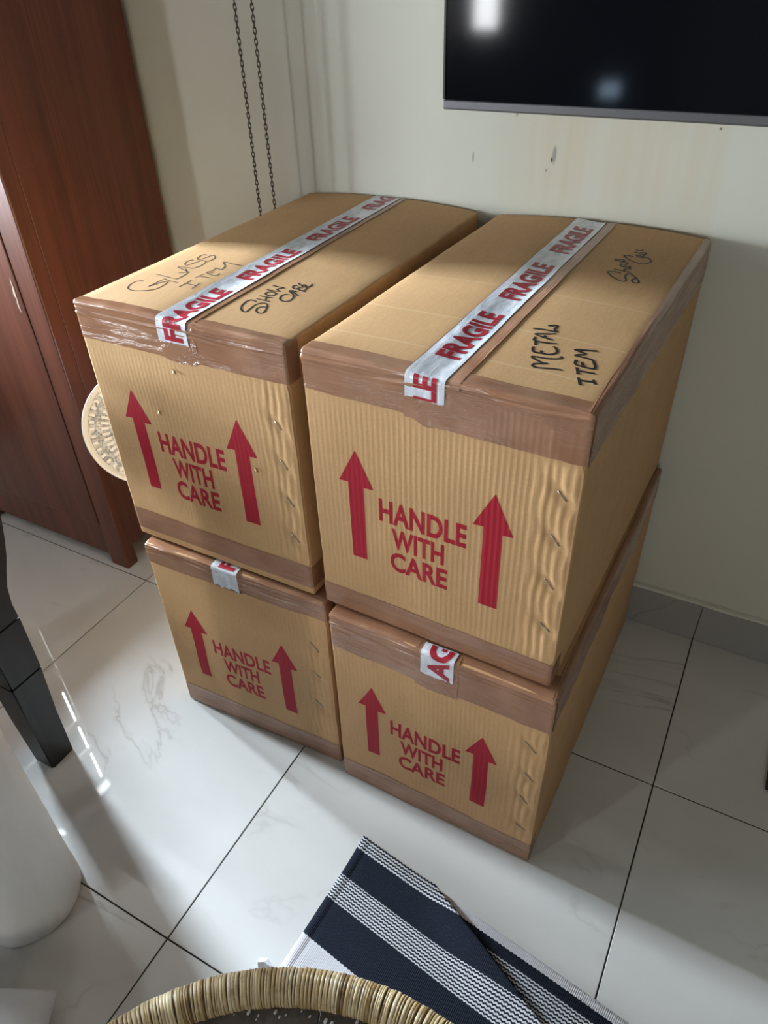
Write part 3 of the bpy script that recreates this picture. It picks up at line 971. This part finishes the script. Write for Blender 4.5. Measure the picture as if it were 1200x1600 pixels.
SX = -0.090
YF = 0.014
wbox('side_panel', (SX - 0.018, SX, 0.060, 0.500, 0.075, 2.15))
wbox('side_panel', (-0.800, -0.782, 0.060, 0.500, 0.075, 2.15))
wbox('corner_post', (-0.163, SX + 0.001, YF, 0.060, 0.0, 2.15), bevel=0.004)
wbox('corner_post', (-0.800, -0.730, YF, 0.060, 0.0, 2.15), bevel=0.004)
wbox('rear_foot', (-0.150, SX, 0.44, 0.500, 0.0, 0.074))
wbox('rear_foot', (-0.800, -0.740, 0.44, 0.500, 0.0, 0.074))
wbox('bottom_rail', (-0.730, -0.163, 0.024, 0.050, 0.028, 0.150))
wbox('rail_moulding', (-0.730, -0.163, 0.018, 0.034, 0.1505, 0.158), bevel=0.0015)
for nm, a, b in (('door', -0.672, -0.1665), ('fixed_panel', -0.7265, -0.676)):
    d = wbox(nm, (a, b, YF - 0.001, 0.020, 0.1615, 2.06), bevel=0.002)
    if nm != 'door':
        continue
    hx = a + 0.035
    bm = bmesh.new()
    add_tube(bm, [(hx + 0.48, YF - 0.26, 1.30), (hx + 0.48, YF - 0.285, 1.305), (hx + 0.48, YF - 0.288, 1.36), (hx + 0.48, YF - 0.285, 1.415), (hx + 0.48, YF - 0.26, 1.42)], 0.005, 8)
    bmobj('handle', bm, M_STEEL, d, True)
wbox('carcass_back', (-0.782, SX - 0.018, 0.488, 0.500, 0.075, 2.14), M_GAP, 0)
wbox('gap_shade_sheet', (-0.730, -0.163, 0.030, 0.045, 0.16, 2.06), M_GAP, 0)  # sheet behind the doors, coloured near black as the shade in their gaps
wbox('top_rail', (-0.730, -0.163, YF, 0.05, 2.0625, 2.15))
wbox('cornice', (-0.82, SX + 0.02, 0.0, 0.505, 2.1505, 2.19), bevel=0.006)
# pale chip on the door edge
bm = bmesh.new()
rr = random.Random(5)
pts = []
for i in range(9):
    z = 0.868 + 0.0115 * i
    pts.append((z, (0.0015 + 0.006 * rr.random()) * math.sin(PI * (i + 0.3) / 8.6), 0.003 * rr.random()))
L_ = [bm.verts.new((-0.1815 - w - q + 0.48, YF - 0.0016 - 0.26, z)) for z, w, q in pts]
R_ = [bm.verts.new((-0.1805 - q + 0.48, YF - 0.0016 - 0.26, z)) for z, w, q in pts]
for i in range(8):
    bm.faces.new((L_[i], R_[i], R_[i + 1], L_[i + 1]))
chip = bmobj('edge_chip', bm, flat('bare_chipped_wood', (0.45, 0.36, 0.28), 0.8), wd)
chip['label'] = 'pale chipped patch on the door edge'

# ------------------------------------------------------------------ embossed tray on a stand, between wardrobe and cartons
tray = empty('tray', (0.16, 0.02, 0.0))
tag(tray, 'round pale embossed metal tray propped between wardrobe and cartons', 'tray')


def m_emboss():
    t = NT('embossed_pale_metal')
    v = t.coord()
    tc = t.n('ShaderNodeTexVoronoi'); t.put(tc.inputs['Vector'], v); tc.inputs['Scale'].default_value = 70
    n = t.noise(v, 55, 4, 0.7, 1.5)
    h = t.math('ADD', t.math('MULTIPLY', tc.outputs[0], 0.8), n)
    col = t.mix(t.ramp(n, [(0.4, 0.0), (0.6, 1.0)]), (0.25, 0.28, 0.31, 1), (0.70, 0.76, 0.84, 1))
    t.bump(h, 0.7, 0.003)
    return t.set(col, 0.42, 0.25, 0.5)


M_EMB = m_emboss()
M_RIM = flat('polished_pale_rim', (0.74, 0.80, 0.88), 0.35, 0.1)
TR_ = 0.154
bm = bmesh.new()
prof = [(0, 0.0), (0.03, 0.001), (0.034, 0.004), (0.04, 0.001), (0.075, 0.0), (0.080, 0.004), (0.086, 0.0), (0.112, 0.002), (0.117, 0.006), (0.122, 0.003), (0.140, 0.006)]
add_lathe(bm, prof, 72)
dish = bmobj('dish', bm, M_EMB, tray, True)
bm = bmesh.new()
add_lathe(bm, [(0.140, 0.006), (0.146, 0.016), (0.151, 0.021), (0.154, 0.020), (0.154, 0.016), (0.149, 0.006), (0.140, -0.002), (0, -0.004)], 72)
rim = bmobj('rim', bm, M_RIM, tray, True)
# little raised bars of the pattern
bm = bmesh.new()
for k in range(44):
    a = 2 * PI * k / 44
    for (r0, r1) in ((0.089, 0.109), (0.125, 0.137)):
        c0, s0 = math.cos(a), math.sin(a)
        w = 0.0035
        pts = [Vector((r0 * c0 - w * s0, r0 * s0 + w * c0, 0.004)), Vector((r0 * c0 + w * s0, r0 * s0 - w * c0, 0.004)),
               Vector((r1 * c0 + w * s0, r1 * s0 - w * c0, 0.006)), Vector((r1 * c0 - w * s0, r1 * s0 + w * c0, 0.006))]
        top = [bm.verts.new(p + Vector((0, 0, 0.002))) for p in pts]
        bot = [bm.verts.new(p - Vector((0, 0, 0.003))) for p in pts]
        bm.faces.new(top)
        for i in range(4):
            bm.faces.new((bot[i], bot[(i + 1) % 4], top[(i + 1) % 4], top[i]))
emb = bmobj('embossing', bm, M_RIM, tray)
nrm = Vector((1.5388 - 0.16, -1.1404 - 0.02, 0.75)).normalized()
Rm = nrm.to_track_quat('Z', 'Y').to_matrix().to_4x4()
for o in (dish, rim, emb):
    o.matrix_local = Matrix.Translation((0, 0, 0.609)) @ Rm
bm = bmesh.new()
add_lathe(bm, [(0, 0.001), (0.09, 0.001), (0.09, 0.010), (0.02, 0.022), (0.011, 0.04), (0.011, 0.43), (0.02, 0.44), (0.02, 0.455), (0, 0.455)], 28, 0.02, 0.03)
bmobj('stand', bm, M_DARK, tray, True)
bm = bmesh.new()
add_tube(bm, [(0.02, 0.03, 0.45), (0.0, 0.03, 0.52), (-0.006, 0.012, 0.605)], 0.006, 8)
bmobj('easel_arm', bm, M_DARK, tray, True)

# ------------------------------------------------------------------ hanging chains
def chain(x0, x1, y, z0, z1, label):
    """alternating oval links from a ceiling hook down behind the cartons"""
    root = empty('hanging_chain', (x0, y, z1))
    tag(root, label, 'chain', 'chains hanging behind the cartons')
    pitch = 0.0105
    n = int((z1 - z0 - 0.03) / pitch)
    proto = []
    for rot in (0, 1):
        bm = bmesh.new(); pts = []
        for k in range(10):
            a = 2 * PI * k / 10
            lx, lz = 0.0032 * math.cos(a), 0.0052 * math.sin(a) + (0.0024 if math.sin(a) > 0 else -0.0024)
            pts.append((lx, 0, lz) if rot == 0 else (0, lx, lz))
        add_tube(bm, pts, 0.00115, 4, closed=True)
        me = bpy.data.meshes.new('link'); bm.to_mesh(me); bm.free(); me.materials.append(M_CHAIN)
        proto.append(me)
    # links in view are single parts; the rest up to the ceiling is one joined run
    bm = bmesh.new()
    count = 0
    for i in range(n):
        z = z0 + pitch * i
        dx = (x1 - x0) * (z1 - z) / (z1 - z0)
        p = Vector((dx, 0, z - z1))
        if z < 1.62 and z > 0.98:
            o = bpy.data.objects.new('link', proto[i % 2]); C.objects.link(o); o.location = p; o.parent = root
            o.rotation_euler = (0, 0, 0.5 if i % 2 else 0.4)
            count += 1
        else:
            tmp = bmesh.new(); tmp.from_mesh(proto[i % 2])
            for v in tmp.verts:
                v.co += p
            me = bpy.data.meshes.new('tmp'); tmp.to_mesh(me); tmp.free(); bm.from_mesh(me); bpy.data.meshes.remove(me)
    run = bmobj('chain_run', bm, M_CHAIN, root); run['kind'] = 'stuff'
    bm = bmesh.new()
    add_tube(bm, [(0, 0, 0), (0, 0, -0.02), (0.008, 0, -0.03), (0, 0, -0.042), (-0.006, 0, -0.034)], 0.0025, 8)
    bmobj('hook', bm, M_CHAIN, root, True)


chain(0.345, 0.337, 0.40, 0.60, CEIL_Z, 'left one of two thin dark chains hanging behind the cartons')
chain(0.388, 0.3855, 0.40, 0.60, CEIL_Z, 'right one of two thin dark chains, nearer the television')

# ------------------------------------------------------------------ television
tv = empty('television', (1.36, 0.48, 1.324))
tag(tv, 'black flat-screen television with grey lower bezel on the pale wall', 'television')
TX0, TX1, TZ0, TZ1 = -0.541, 0.569, 0.0, 0.645
bm = bmesh.new(); add_box(bm, TX0, TX1, -0.026, 0.016, TZ0, TZ1, 0.004)
bmobj('back_casing', bm, M_CASE, tv)
bm = bmesh.new(); add_box(bm, TX0 + 0.004, TX1 - 0.004, -0.0285, -0.0262, TZ0 + 0.015, TZ1 - 0.004)
bmobj('screen', bm, M_SCREEN, tv)
bm = bmesh.new(); add_box(bm, TX0 - 0.001, TX1 + 0.001, -0.032, -0.0262, TZ0 - 0.002, TZ0 + 0.0145, 0.002)
add_box(bm, TX0 - 0.001, TX1 + 0.001, -0.026, 0.014, TZ0 - 0.004, TZ0 - 0.0005, 0.001)
bez = bmobj('lower_bezel', bm, M_BEZEL, tv); bez['label'] = 'grey brushed metal lower bezel'
bm = bmesh.new(); add_box(bm, TX0 - 0.002, TX0 + 0.0035, -0.031, -0.0262, TZ0 + 0.015, TZ1, 0.001)
add_box(bm, TX1 - 0.0035, TX1 + 0.002, -0.031, -0.0262, TZ0 + 0.015, TZ1, 0.001)
add_box(bm, TX0 - 0.002, TX1 + 0.002, -0.031, -0.0262, TZ1 - 0.0035, TZ1 + 0.002, 0.001)
bmobj('edge_frame', bm, M_CASE, tv)
bm = bmesh.new(); add_box(bm, -0.2, 0.2, 0.0165, 0.0515, 0.2, 0.45, 0.002)
bmobj('wall_mount', bm, M_CASE, tv)

# ------------------------------------------------------------------ wooden chair (only its rear right leg reaches the frame)
ch = empty('wooden_chair', (0.04, -0.82, 0))
tag(ch, 'black wooden chair at the left edge, only its sturdy leg showing', 'chair')
OFF = Vector((-0.04, 0.82, 0))


def rear_leg(mx):
    prof = [(0.0, -0.630, -0.564, 0.0), (0.149, -0.631, -0.559, 0.010), (0.2965, -0.632, -0.548, 0.020), (0.2975, -0.628, -0.552, 0.016), (0.3015, -0.628, -0.552, 0.016), (0.3025, -0.632, -0.5475, 0.020),
            (0.4555, -0.632, -0.544, 0.026), (0.4565, -0.628, -0.548, 0.022), (0.4605, -0.628, -0.548, 0.022), (0.4615, -0.630, -0.545, 0.026), (0.498, -0.618, -0.546, 0.026), (0.541, -0.603, -0.540, 0.022), (0.575, -0.588, -0.528, 0.020),
            (0.609, -0.573, -0.514, 0.020), (0.645, -0.562, -0.503, 0.020), (0.72, -0.545, -0.488, 0.020), (0.82, -0.52, -0.468, 0.020), (1.0, -0.475, -0.43, 0.02)]
    bm = bmesh.new(); prev = None
    for (z, y0, y1, g) in prof:
        xs_ = (0.211 - g, 0.277 - (0.003 if 0.2970 < z < 0.3020 or 0.4560 < z < 0.4610 else 0.0))
        if mx:
            xs_ = tuple(sorted(0.08 - x for x in xs_))
        ring = [bm.verts.new(Vector(p) + OFF) for p in ((xs_[0], y0, z), (xs_[1], y0, z), (xs_[1], y1, z), (xs_[0], y1, z))]
        if prev:
            for k in range(4):
                bm.faces.new((prev[k], prev[(k + 1) % 4], ring[(k + 1) % 4], ring[k]))
        else:
            bm.faces.new(ring[::-1])
        prev = ring
    bm.faces.new(prev)
    es = [e for e in bm.edges if abs((e.verts[0].co - e.verts[1].co).normalized().z) > 0.8]
    bmesh.ops.bevel(bm, geom=es, offset=0.004, segments=2, affect='EDGES')
    return bm


bmobj('leg', rear_leg(False), M_DARK, ch); bmobj('leg', rear_leg(True), M_DARK, ch)
for x in (0.232, -0.197):
    bm = bmesh.new(); add_box(bm, x, x + 0.045, -1.07, -1.02, 0.0, 0.405, 0.004)
    for v in bm.verts:
        v.co += OFF
    bmobj('leg', bm, M_DARK, ch)
for nm, b in (('seat', (-0.205, 0.285, -1.085, -0.634, 0.43, 0.458)), ('rail', (0.236, 0.270, -1.019, -0.634, 0.36, 0.4295)), ('rail', (-0.192, -0.160, -1.019, -0.634, 0.36, 0.4295)),
              ('rail', (-0.15, 0.23, -1.06, -1.03, 0.36, 0.4295)), ('rail', (-0.10, 0.184, -0.61, -0.575, 0.36, 0.4295)), ('back_slat', (-0.105, 0.188, -0.505, -0.485, 0.80, 0.94)), ('back_slat', (-0.105, 0.188, -0.535, -0.515, 0.66, 0.72))):
    bm = bmesh.new(); add_box(bm, *b, bevel=0.004)
    for v in bm.verts:
        v.co += OFF
    bmobj(nm, bm, M_DARK, ch)

# ------------------------------------------------------------------ white foam roll
def m_roll():
    t = NT('white_foam_sheet')
    n = t.noise(t.coord(scale=(16, 16, 5)), 1.0, 4, 0.6, 0.6)
    col = t.mix(t.ramp(n, [(0.3, 0.0), (0.7, 1.0)]), (0.80, 0.82, 0.82, 1), (0.88, 0.90, 0.89, 1))
    t.bump(n, 0.25, 0.004)
    m = t.set(col, 0.42, spec=0.35)
    t.bsdf.inputs['Subsurface Weight'].default_value = 0.25
    t.bsdf.inputs['Subsurface Radius'].default_value = (0.03, 0.03, 0.03)
    t.bsdf.inputs['Subsurface Scale'].default_value = 0.6
    return m


M_ROLL = m_roll()
roll = empty('foam_roll', (0.481, -0.871, 0))
tag(roll, 'white foam sheet roll standing upright at the lower left', 'roll')
bm = bmesh.new()
R0 = 0.1035
zs = [0.0008, 0.002, 0.006] + [0.012 + 0.02 * i for i in range(45)]
rings = []
for z in zs:
    ring = []
    for k in range(96):
        a = 2 * PI * k / 96
        r = R0 * (1 - 0.03 * (z < 0.0015) - 0.01 * (0.0015 < z < 0.003))
        r += 0.0016 * noise.noise(Vector((math.cos(a) * 2.2, math.sin(a) * 2.2, z * 5))) + 0.0008 * noise.noise(Vector((math.cos(a) * 6, math.sin(a) * 6, z * 22)))
        if z > 0.034:
            r -= 0.0012 + 0.003 * 0
        ring.append(bm.verts.new((r * math.cos(a), r * math.sin(a), z)))
    rings.append(ring)
for A, B in zip(rings, rings[1:]):
    for k in range(96):
        bm.faces.new((A[k], A[(k + 1) % 96], B[(k + 1) % 96], B[k]))
bm.faces.new(rings[0][::-1])
bmobj('outer_sheet', bm, M_ROLL, roll, True)
# rolled layers seen at the top end, with a hollow core
bm = bmesh.new()
pts = [(0.03 + 0.0715 * i / 420, 2 * PI * i / 42) for i in range(421)]
lo = [bm.verts.new((r * math.cos(a), r * math.sin(a), 0.80)) for r, a in pts]
hi = [bm.verts.new((r * math.cos(a), r * math.sin(a), 0.888 + 0.004 * math.sin(a))) for r, a in pts]
for i in range(420):
    bm.faces.new((lo[i], lo[i + 1], hi[i + 1], hi[i]))
bmobj('rolled_layers', bm, M_ROLL, roll, True)
bm = bmesh.new()
add_lathe(bm, [(0.028, 0.002), (0.028, 0.88), (0.025, 0.88), (0.025, 0.002), (0.028, 0.002)], 32)
bmobj('core', bm, M_CARD, roll, True)

# ------------------------------------------------------------------ white packet in the lower left corner
bm = bmesh.new()
nx, ny = 22, 18
vt, vb = {}, {}
for i in range(nx + 1):
    for j in range(ny + 1):
        a, b = i / nx * 2 - 1, j / ny * 2 - 1
        e = max(0.0, (1 - abs(a) ** 5) * (1 - abs(b) ** 5)) ** 0.6
        h = 0.052 * e * (1 + 0.25 * noise.noise(Vector((a * 2, b * 2, 3))))
        x, y = 0.15 * a * (1 - 0.03 * b * b), 0.11 * b * (1 - 0.03 * a * a)
        vt[i, j] = bm.verts.new((x, y, 0.052 + h))
        vb[i, j] = vt[i, j] if i in (0, nx) or j in (0, ny) else bm.verts.new((x, y, max(0.0015, 0.052 - 0.06 * e)))
for i in range(nx):
    for j in range(ny):
        bm.faces.new((vt[i, j], vt[i + 1, j], vt[i + 1, j + 1], vt[i, j + 1]))
        q = [vb[i, j], vb[i, j + 1], vb[i + 1, j + 1], vb[i + 1, j]]
        if len(set(q)) == 4 and not any(set(f.verts) == set(q) for f in q[0].link_faces):
            bm.faces.new(q)
pk = bmobj('plastic_packet', bm, M_WHITE, None, True)
PKX, PKY = 0.622, -1.140
pk.location = (PKX, PKY, 0); pk.rotation_euler = (0, 0, 0.49)
tag(pk, 'pale bluish white plastic packet at the bottom left corner', 'packet')

# ------------------------------------------------------------------ striped rug
RO = Vector((1.056, -0.417, 0)); ES = Vector((0.9902, -0.1397, 0)); ET = Vector((-0.1397, -0.9902, 0))


def ridge_t(s):
    return 0.013 + max(0.0, s - 0.19) * 0.36 + 0.010 * sstep(0.16, 0.22, s) * 0


S_END, T_END = 0.95, 0.47
bm = bmesh.new(); uvl = bm.loops.layers.uv.new('weave')


def rug_sheet(S, rows):
    n = len(rows(S[0]))
    grid = []
    for s in S:
        grid.append([(bm.verts.new(p), (s, tau)) for p, tau in rows(s)])
    for i in range(len(S) - 1):
        for j in range(n - 1):
            q = [grid[i][j], grid[i + 1][j], grid[i + 1][j + 1], grid[i][j + 1]]
            f = bm.faces.new([x[0] for x in q])
            f.smooth = True
            for l, x in zip(f.loops, q):
                l[uvl].uv = x[1]


def rw(s, t, z):
    return RO + ES * s + ET * t + Vector((0, 0, z))


def main_rows(s):
    tr_ = ridge_t(s)
    amp = 0.012 + 0.024 * sstep(0.12, 0.34, s)
    wid = 0.040 + 0.020 * sstep(0.15, 0.4, s)
    out = []
    # underside curl of the fold
    for k in range(7):
        a = PI * (1 - k / 6) * 0.9
        r = amp * 0.5
        out.append((rw(s, tr_ + r * (0.55 - 0.55 * math.sin(a)) * 0.9 + 0.010 * (1 - k / 6), 0.004 + r * (1 - math.cos(a + PI)) if False else 0.003 + amp * (0.5 - 0.5 * math.cos(PI - a))), tr_ + 0.013 - 0.02 * (1 - k / 6)))
    N = 46
    for k in range(1, N + 1):
        f = k / N
        t = tr_ + (T_END - tr_) * f ** 1.35
        d = t - tr_
        z = 0.0045 + amp * math.exp(-(d / wid) ** 2) + 0.0022 * (noise.noise(Vector((s * 6, t * 7, 1))) + 0.6) * sstep(0.0, 0.05, d)
        # ripple of the pale hem near the corner
        z += 0.009 * math.exp(-((s - 0.022) / 0.022) ** 2) * math.exp(-((t - 0.345) / 0.045) ** 2)
        hem = 0.0022 * math.exp(-((s - 0.010) / 0.008) ** 2) - 0.0010 * math.exp(-((s - 0.021) / 0.003) ** 2)
        out.append((rw(s + 0.085 * t, t, z + hem), t + 0.013))
    return out


def outer_rows(s):
    tr_ = ridge_t(s)
    out = []
    for k in range(22):
        t = 0.013 + (tr_ + 0.030 - 0.013) * k / 21
        z = 0.0035 + 0.010 * math.exp(-((t - 0.055) / 0.03) ** 2) * sstep(0.22, 0.5, s) + 0.0012 * noise.noise(Vector((s * 9, t * 12, 7)))
        if t > tr_:
            z = 0.003 - 0.0012 * min(1, (t - tr_) / 0.01)
        out.append((rw(s, t, z), t - 0.055))
    return out


SS = [0.0, 0.004, 0.008, 0.012, 0.016, 0.019, 0.022, 0.026, 0.032] + [0.04 + (S_END - 0.04) * i / 90 for i in range(91)]
rug_sheet(SS, main_rows)
rug_sheet([0.17 + (S_END - 0.17) * i / 80 for i in range(81)], outer_rows)
me = bpy.data.meshes.new('rug'); bm.to_mesh(me); bm.free()
rug = link('rug', me, M_RUG)
sol = rug.modifiers.new('thickness', 'SOLIDIFY'); sol.thickness = 0.0022; sol.offset = -1.0 if False else 0.0
tag(rug, 'navy and white striped woven cotton rug, folded on the floor tiles', 'rug')

# scrap of white tissue by the rug corner
bm = bmesh.new()
rr = random.Random(11)
c = bm.verts.new((0, 0, 0.016)); ring = []
for k in range(9):
    a = 2 * PI * k / 9
    ring.append(bm.verts.new((0.017 * math.cos(a) * rr.uniform(0.7, 1.2), 0.012 * math.sin(a) * rr.uniform(0.7, 1.2), rr.uniform(0.001, 0.012))))
for k in range(9):
    bm.faces.new((ring[k], ring[(k + 1) % 9], c))
bm.faces.new(ring[::-1])
scrap = bmobj('tissue_scrap', bm, M_WHITE)
scrap.location = (1.006, -0.748, 0.0)
tag(scrap, 'small crumpled white scrap on the floor by the rug corner', 'scrap')

# ------------------------------------------------------------------ rattan table in the foreground
tb = empty('rattan_table', (1.383, -1.223, 0))
tag(tb, 'round table with cane-wrapped rim and smoked glass top, bottom edge', 'table')
RC, RT, ZT = 0.399, 0.0245, 0.450
bm = bmesh.new()
fl = bm.verts.layers.float.new('strip')
rr = random.Random(21)
a = 0.0; prev = None
while a < 2 * PI - 0.004:
    wdt = rr.uniform(0.0065, 0.0150)
    a1 = min(2 * PI, a + wdt)
    val = rr.choice([0.45, 0.6, 0.7, 0.8, 0.9, 0.95, 0.5, 0.75]) + rr.uniform(-0.06, 0.06)
    if rr.random() < 0.14:
        val = rr.uniform(0.08, 0.3)
    tilt = rr.uniform(-0.004, 0.004)
    rb = RT * rr.uniform(0.965, 1.02)
    for f, h in ((0.0, 0.955), (0.14, 0.99), (0.5, 1.0), (0.86, 0.99), (1.0, 0.955)):
        aa = a + (a1 - a) * f
        ring = []
        for k in range(18):
            p = 2 * PI * k / 18
            at = aa + tilt * math.sin(p)
            r = rb * h
            R = RC + r * math.cos(p)
            v = bm.verts.new((R * math.cos(at), R * math.sin(at), ZT + r * math.sin(p)))
            v[fl] = val if 0.1 < f < 0.9 else 0.0
            ring.append(v)
        if prev:
            for k in range(18):
                bm.faces.new((prev[k], prev[(k + 1) % 18], ring[(k + 1) % 18], ring[k]))
        else:
            first = ring
        prev = ring
    a = a1
for k in range(18):
    bm.faces.new((prev[k], prev[(k + 1) % 18], first[(k + 1) % 18], first[k]))
cane = bmobj('cane_winding', bm, M_CANE, tb, True); cane['kind'] = 'stuff'
NSEG = 14
for i in range(NSEG):
    a0, a1 = 2 * PI * i / NSEG + 0.004 + 0.12, 2 * PI * (i + 1) / NSEG - 0.004 + 0.12
    bm = bmesh.new(); prev = None
    for k in range(9):
        aa = a0 + (a1 - a0) * k / 8
        ring = [bm.verts.new((r * math.cos(aa), r * math.sin(aa), z)) for r, z in ((0.358, 0.424), (0.386, 0.424), (0.386, 0.443), (0.358, 0.443))]
        if prev:
            for q in range(4):
                bm.faces.new((prev[q], prev[(q + 1) % 4], ring[(q + 1) % 4], ring[q]))
        else:
            bm.faces.new(ring)
        prev = ring
    bm.faces.new(prev[::-1])
    bmobj('ring_segment', bm, M_GREYWOOD, tb)
bm = bmesh.new(); add_lathe(bm, [(0, 0.428), (0.356, 0.428), (0.357, 0.431), (0.356, 0.434), (0, 0.434)], 96)
bmobj('glass_top', bm, M_GLASS, tb)
for k in range(4):
    a = PI / 4 + k * PI / 2
    bm = bmesh.new()
    add_tube(bm, [(0.34 * math.cos(a), 0.34 * math.sin(a), 0.424), (0.29 * math.cos(a), 0.29 * math.sin(a), 0.2), (0.27 * math.cos(a), 0.27 * math.sin(a), 0.0)], 0.017, 12)
    bmobj('leg', bm, M_GREYWOOD, tb, True)
bm = bmesh.new(); pts = [(0.265 * math.cos(2 * PI * k / 40), 0.265 * math.sin(2 * PI * k / 40), 0.16) for k in range(40)]
add_tube(bm, pts, 0.010, 8, closed=True)
bmobj('stretcher_ring', bm, M_GREYWOOD, tb, True)
# crumbs along the inside of the rim
bm = bmesh.new(); rr = random.Random(4)
for k in range(40):
    a = rr.uniform(1.2, 2.6); r = rr.uniform(0.362, 0.374); s = rr.uniform(0.001, 0.0028)
    bmesh.ops.create_icosphere(bm, subdivisions=1, radius=s, matrix=Matrix.Translation((r * math.cos(a), r * math.sin(a), 0.4435 + s * 0.6)) @ Matrix.Diagonal((1, 1.6, 0.6, 1)))
cr = bmobj('crumbs', bm, M_WHITE, tb); cr['kind'] = 'stuff'

# ------------------------------------------------------------------ low grey stand at the right edge
st = empty('low_stand', (2.02, 0.16, 0))
tag(st, 'grey low stand with dark edges on the floor at the right edge', 'stand')
bm = bmesh.new(); add_box(bm, -0.186, 0.186, -0.053, 0.10, 0.001, 0.010, 0.001)
bmobj('edge_frame', bm, M_CASE, st)
bm = bmesh.new(); add_box(bm, -0.178, 0.178, -0.046, 0.093, 0.0102, 0.014, 0.001)
bmobj('top_plate', bm, flat('grey_laminate', (0.20, 0.18, 0.15), 0.5), st)
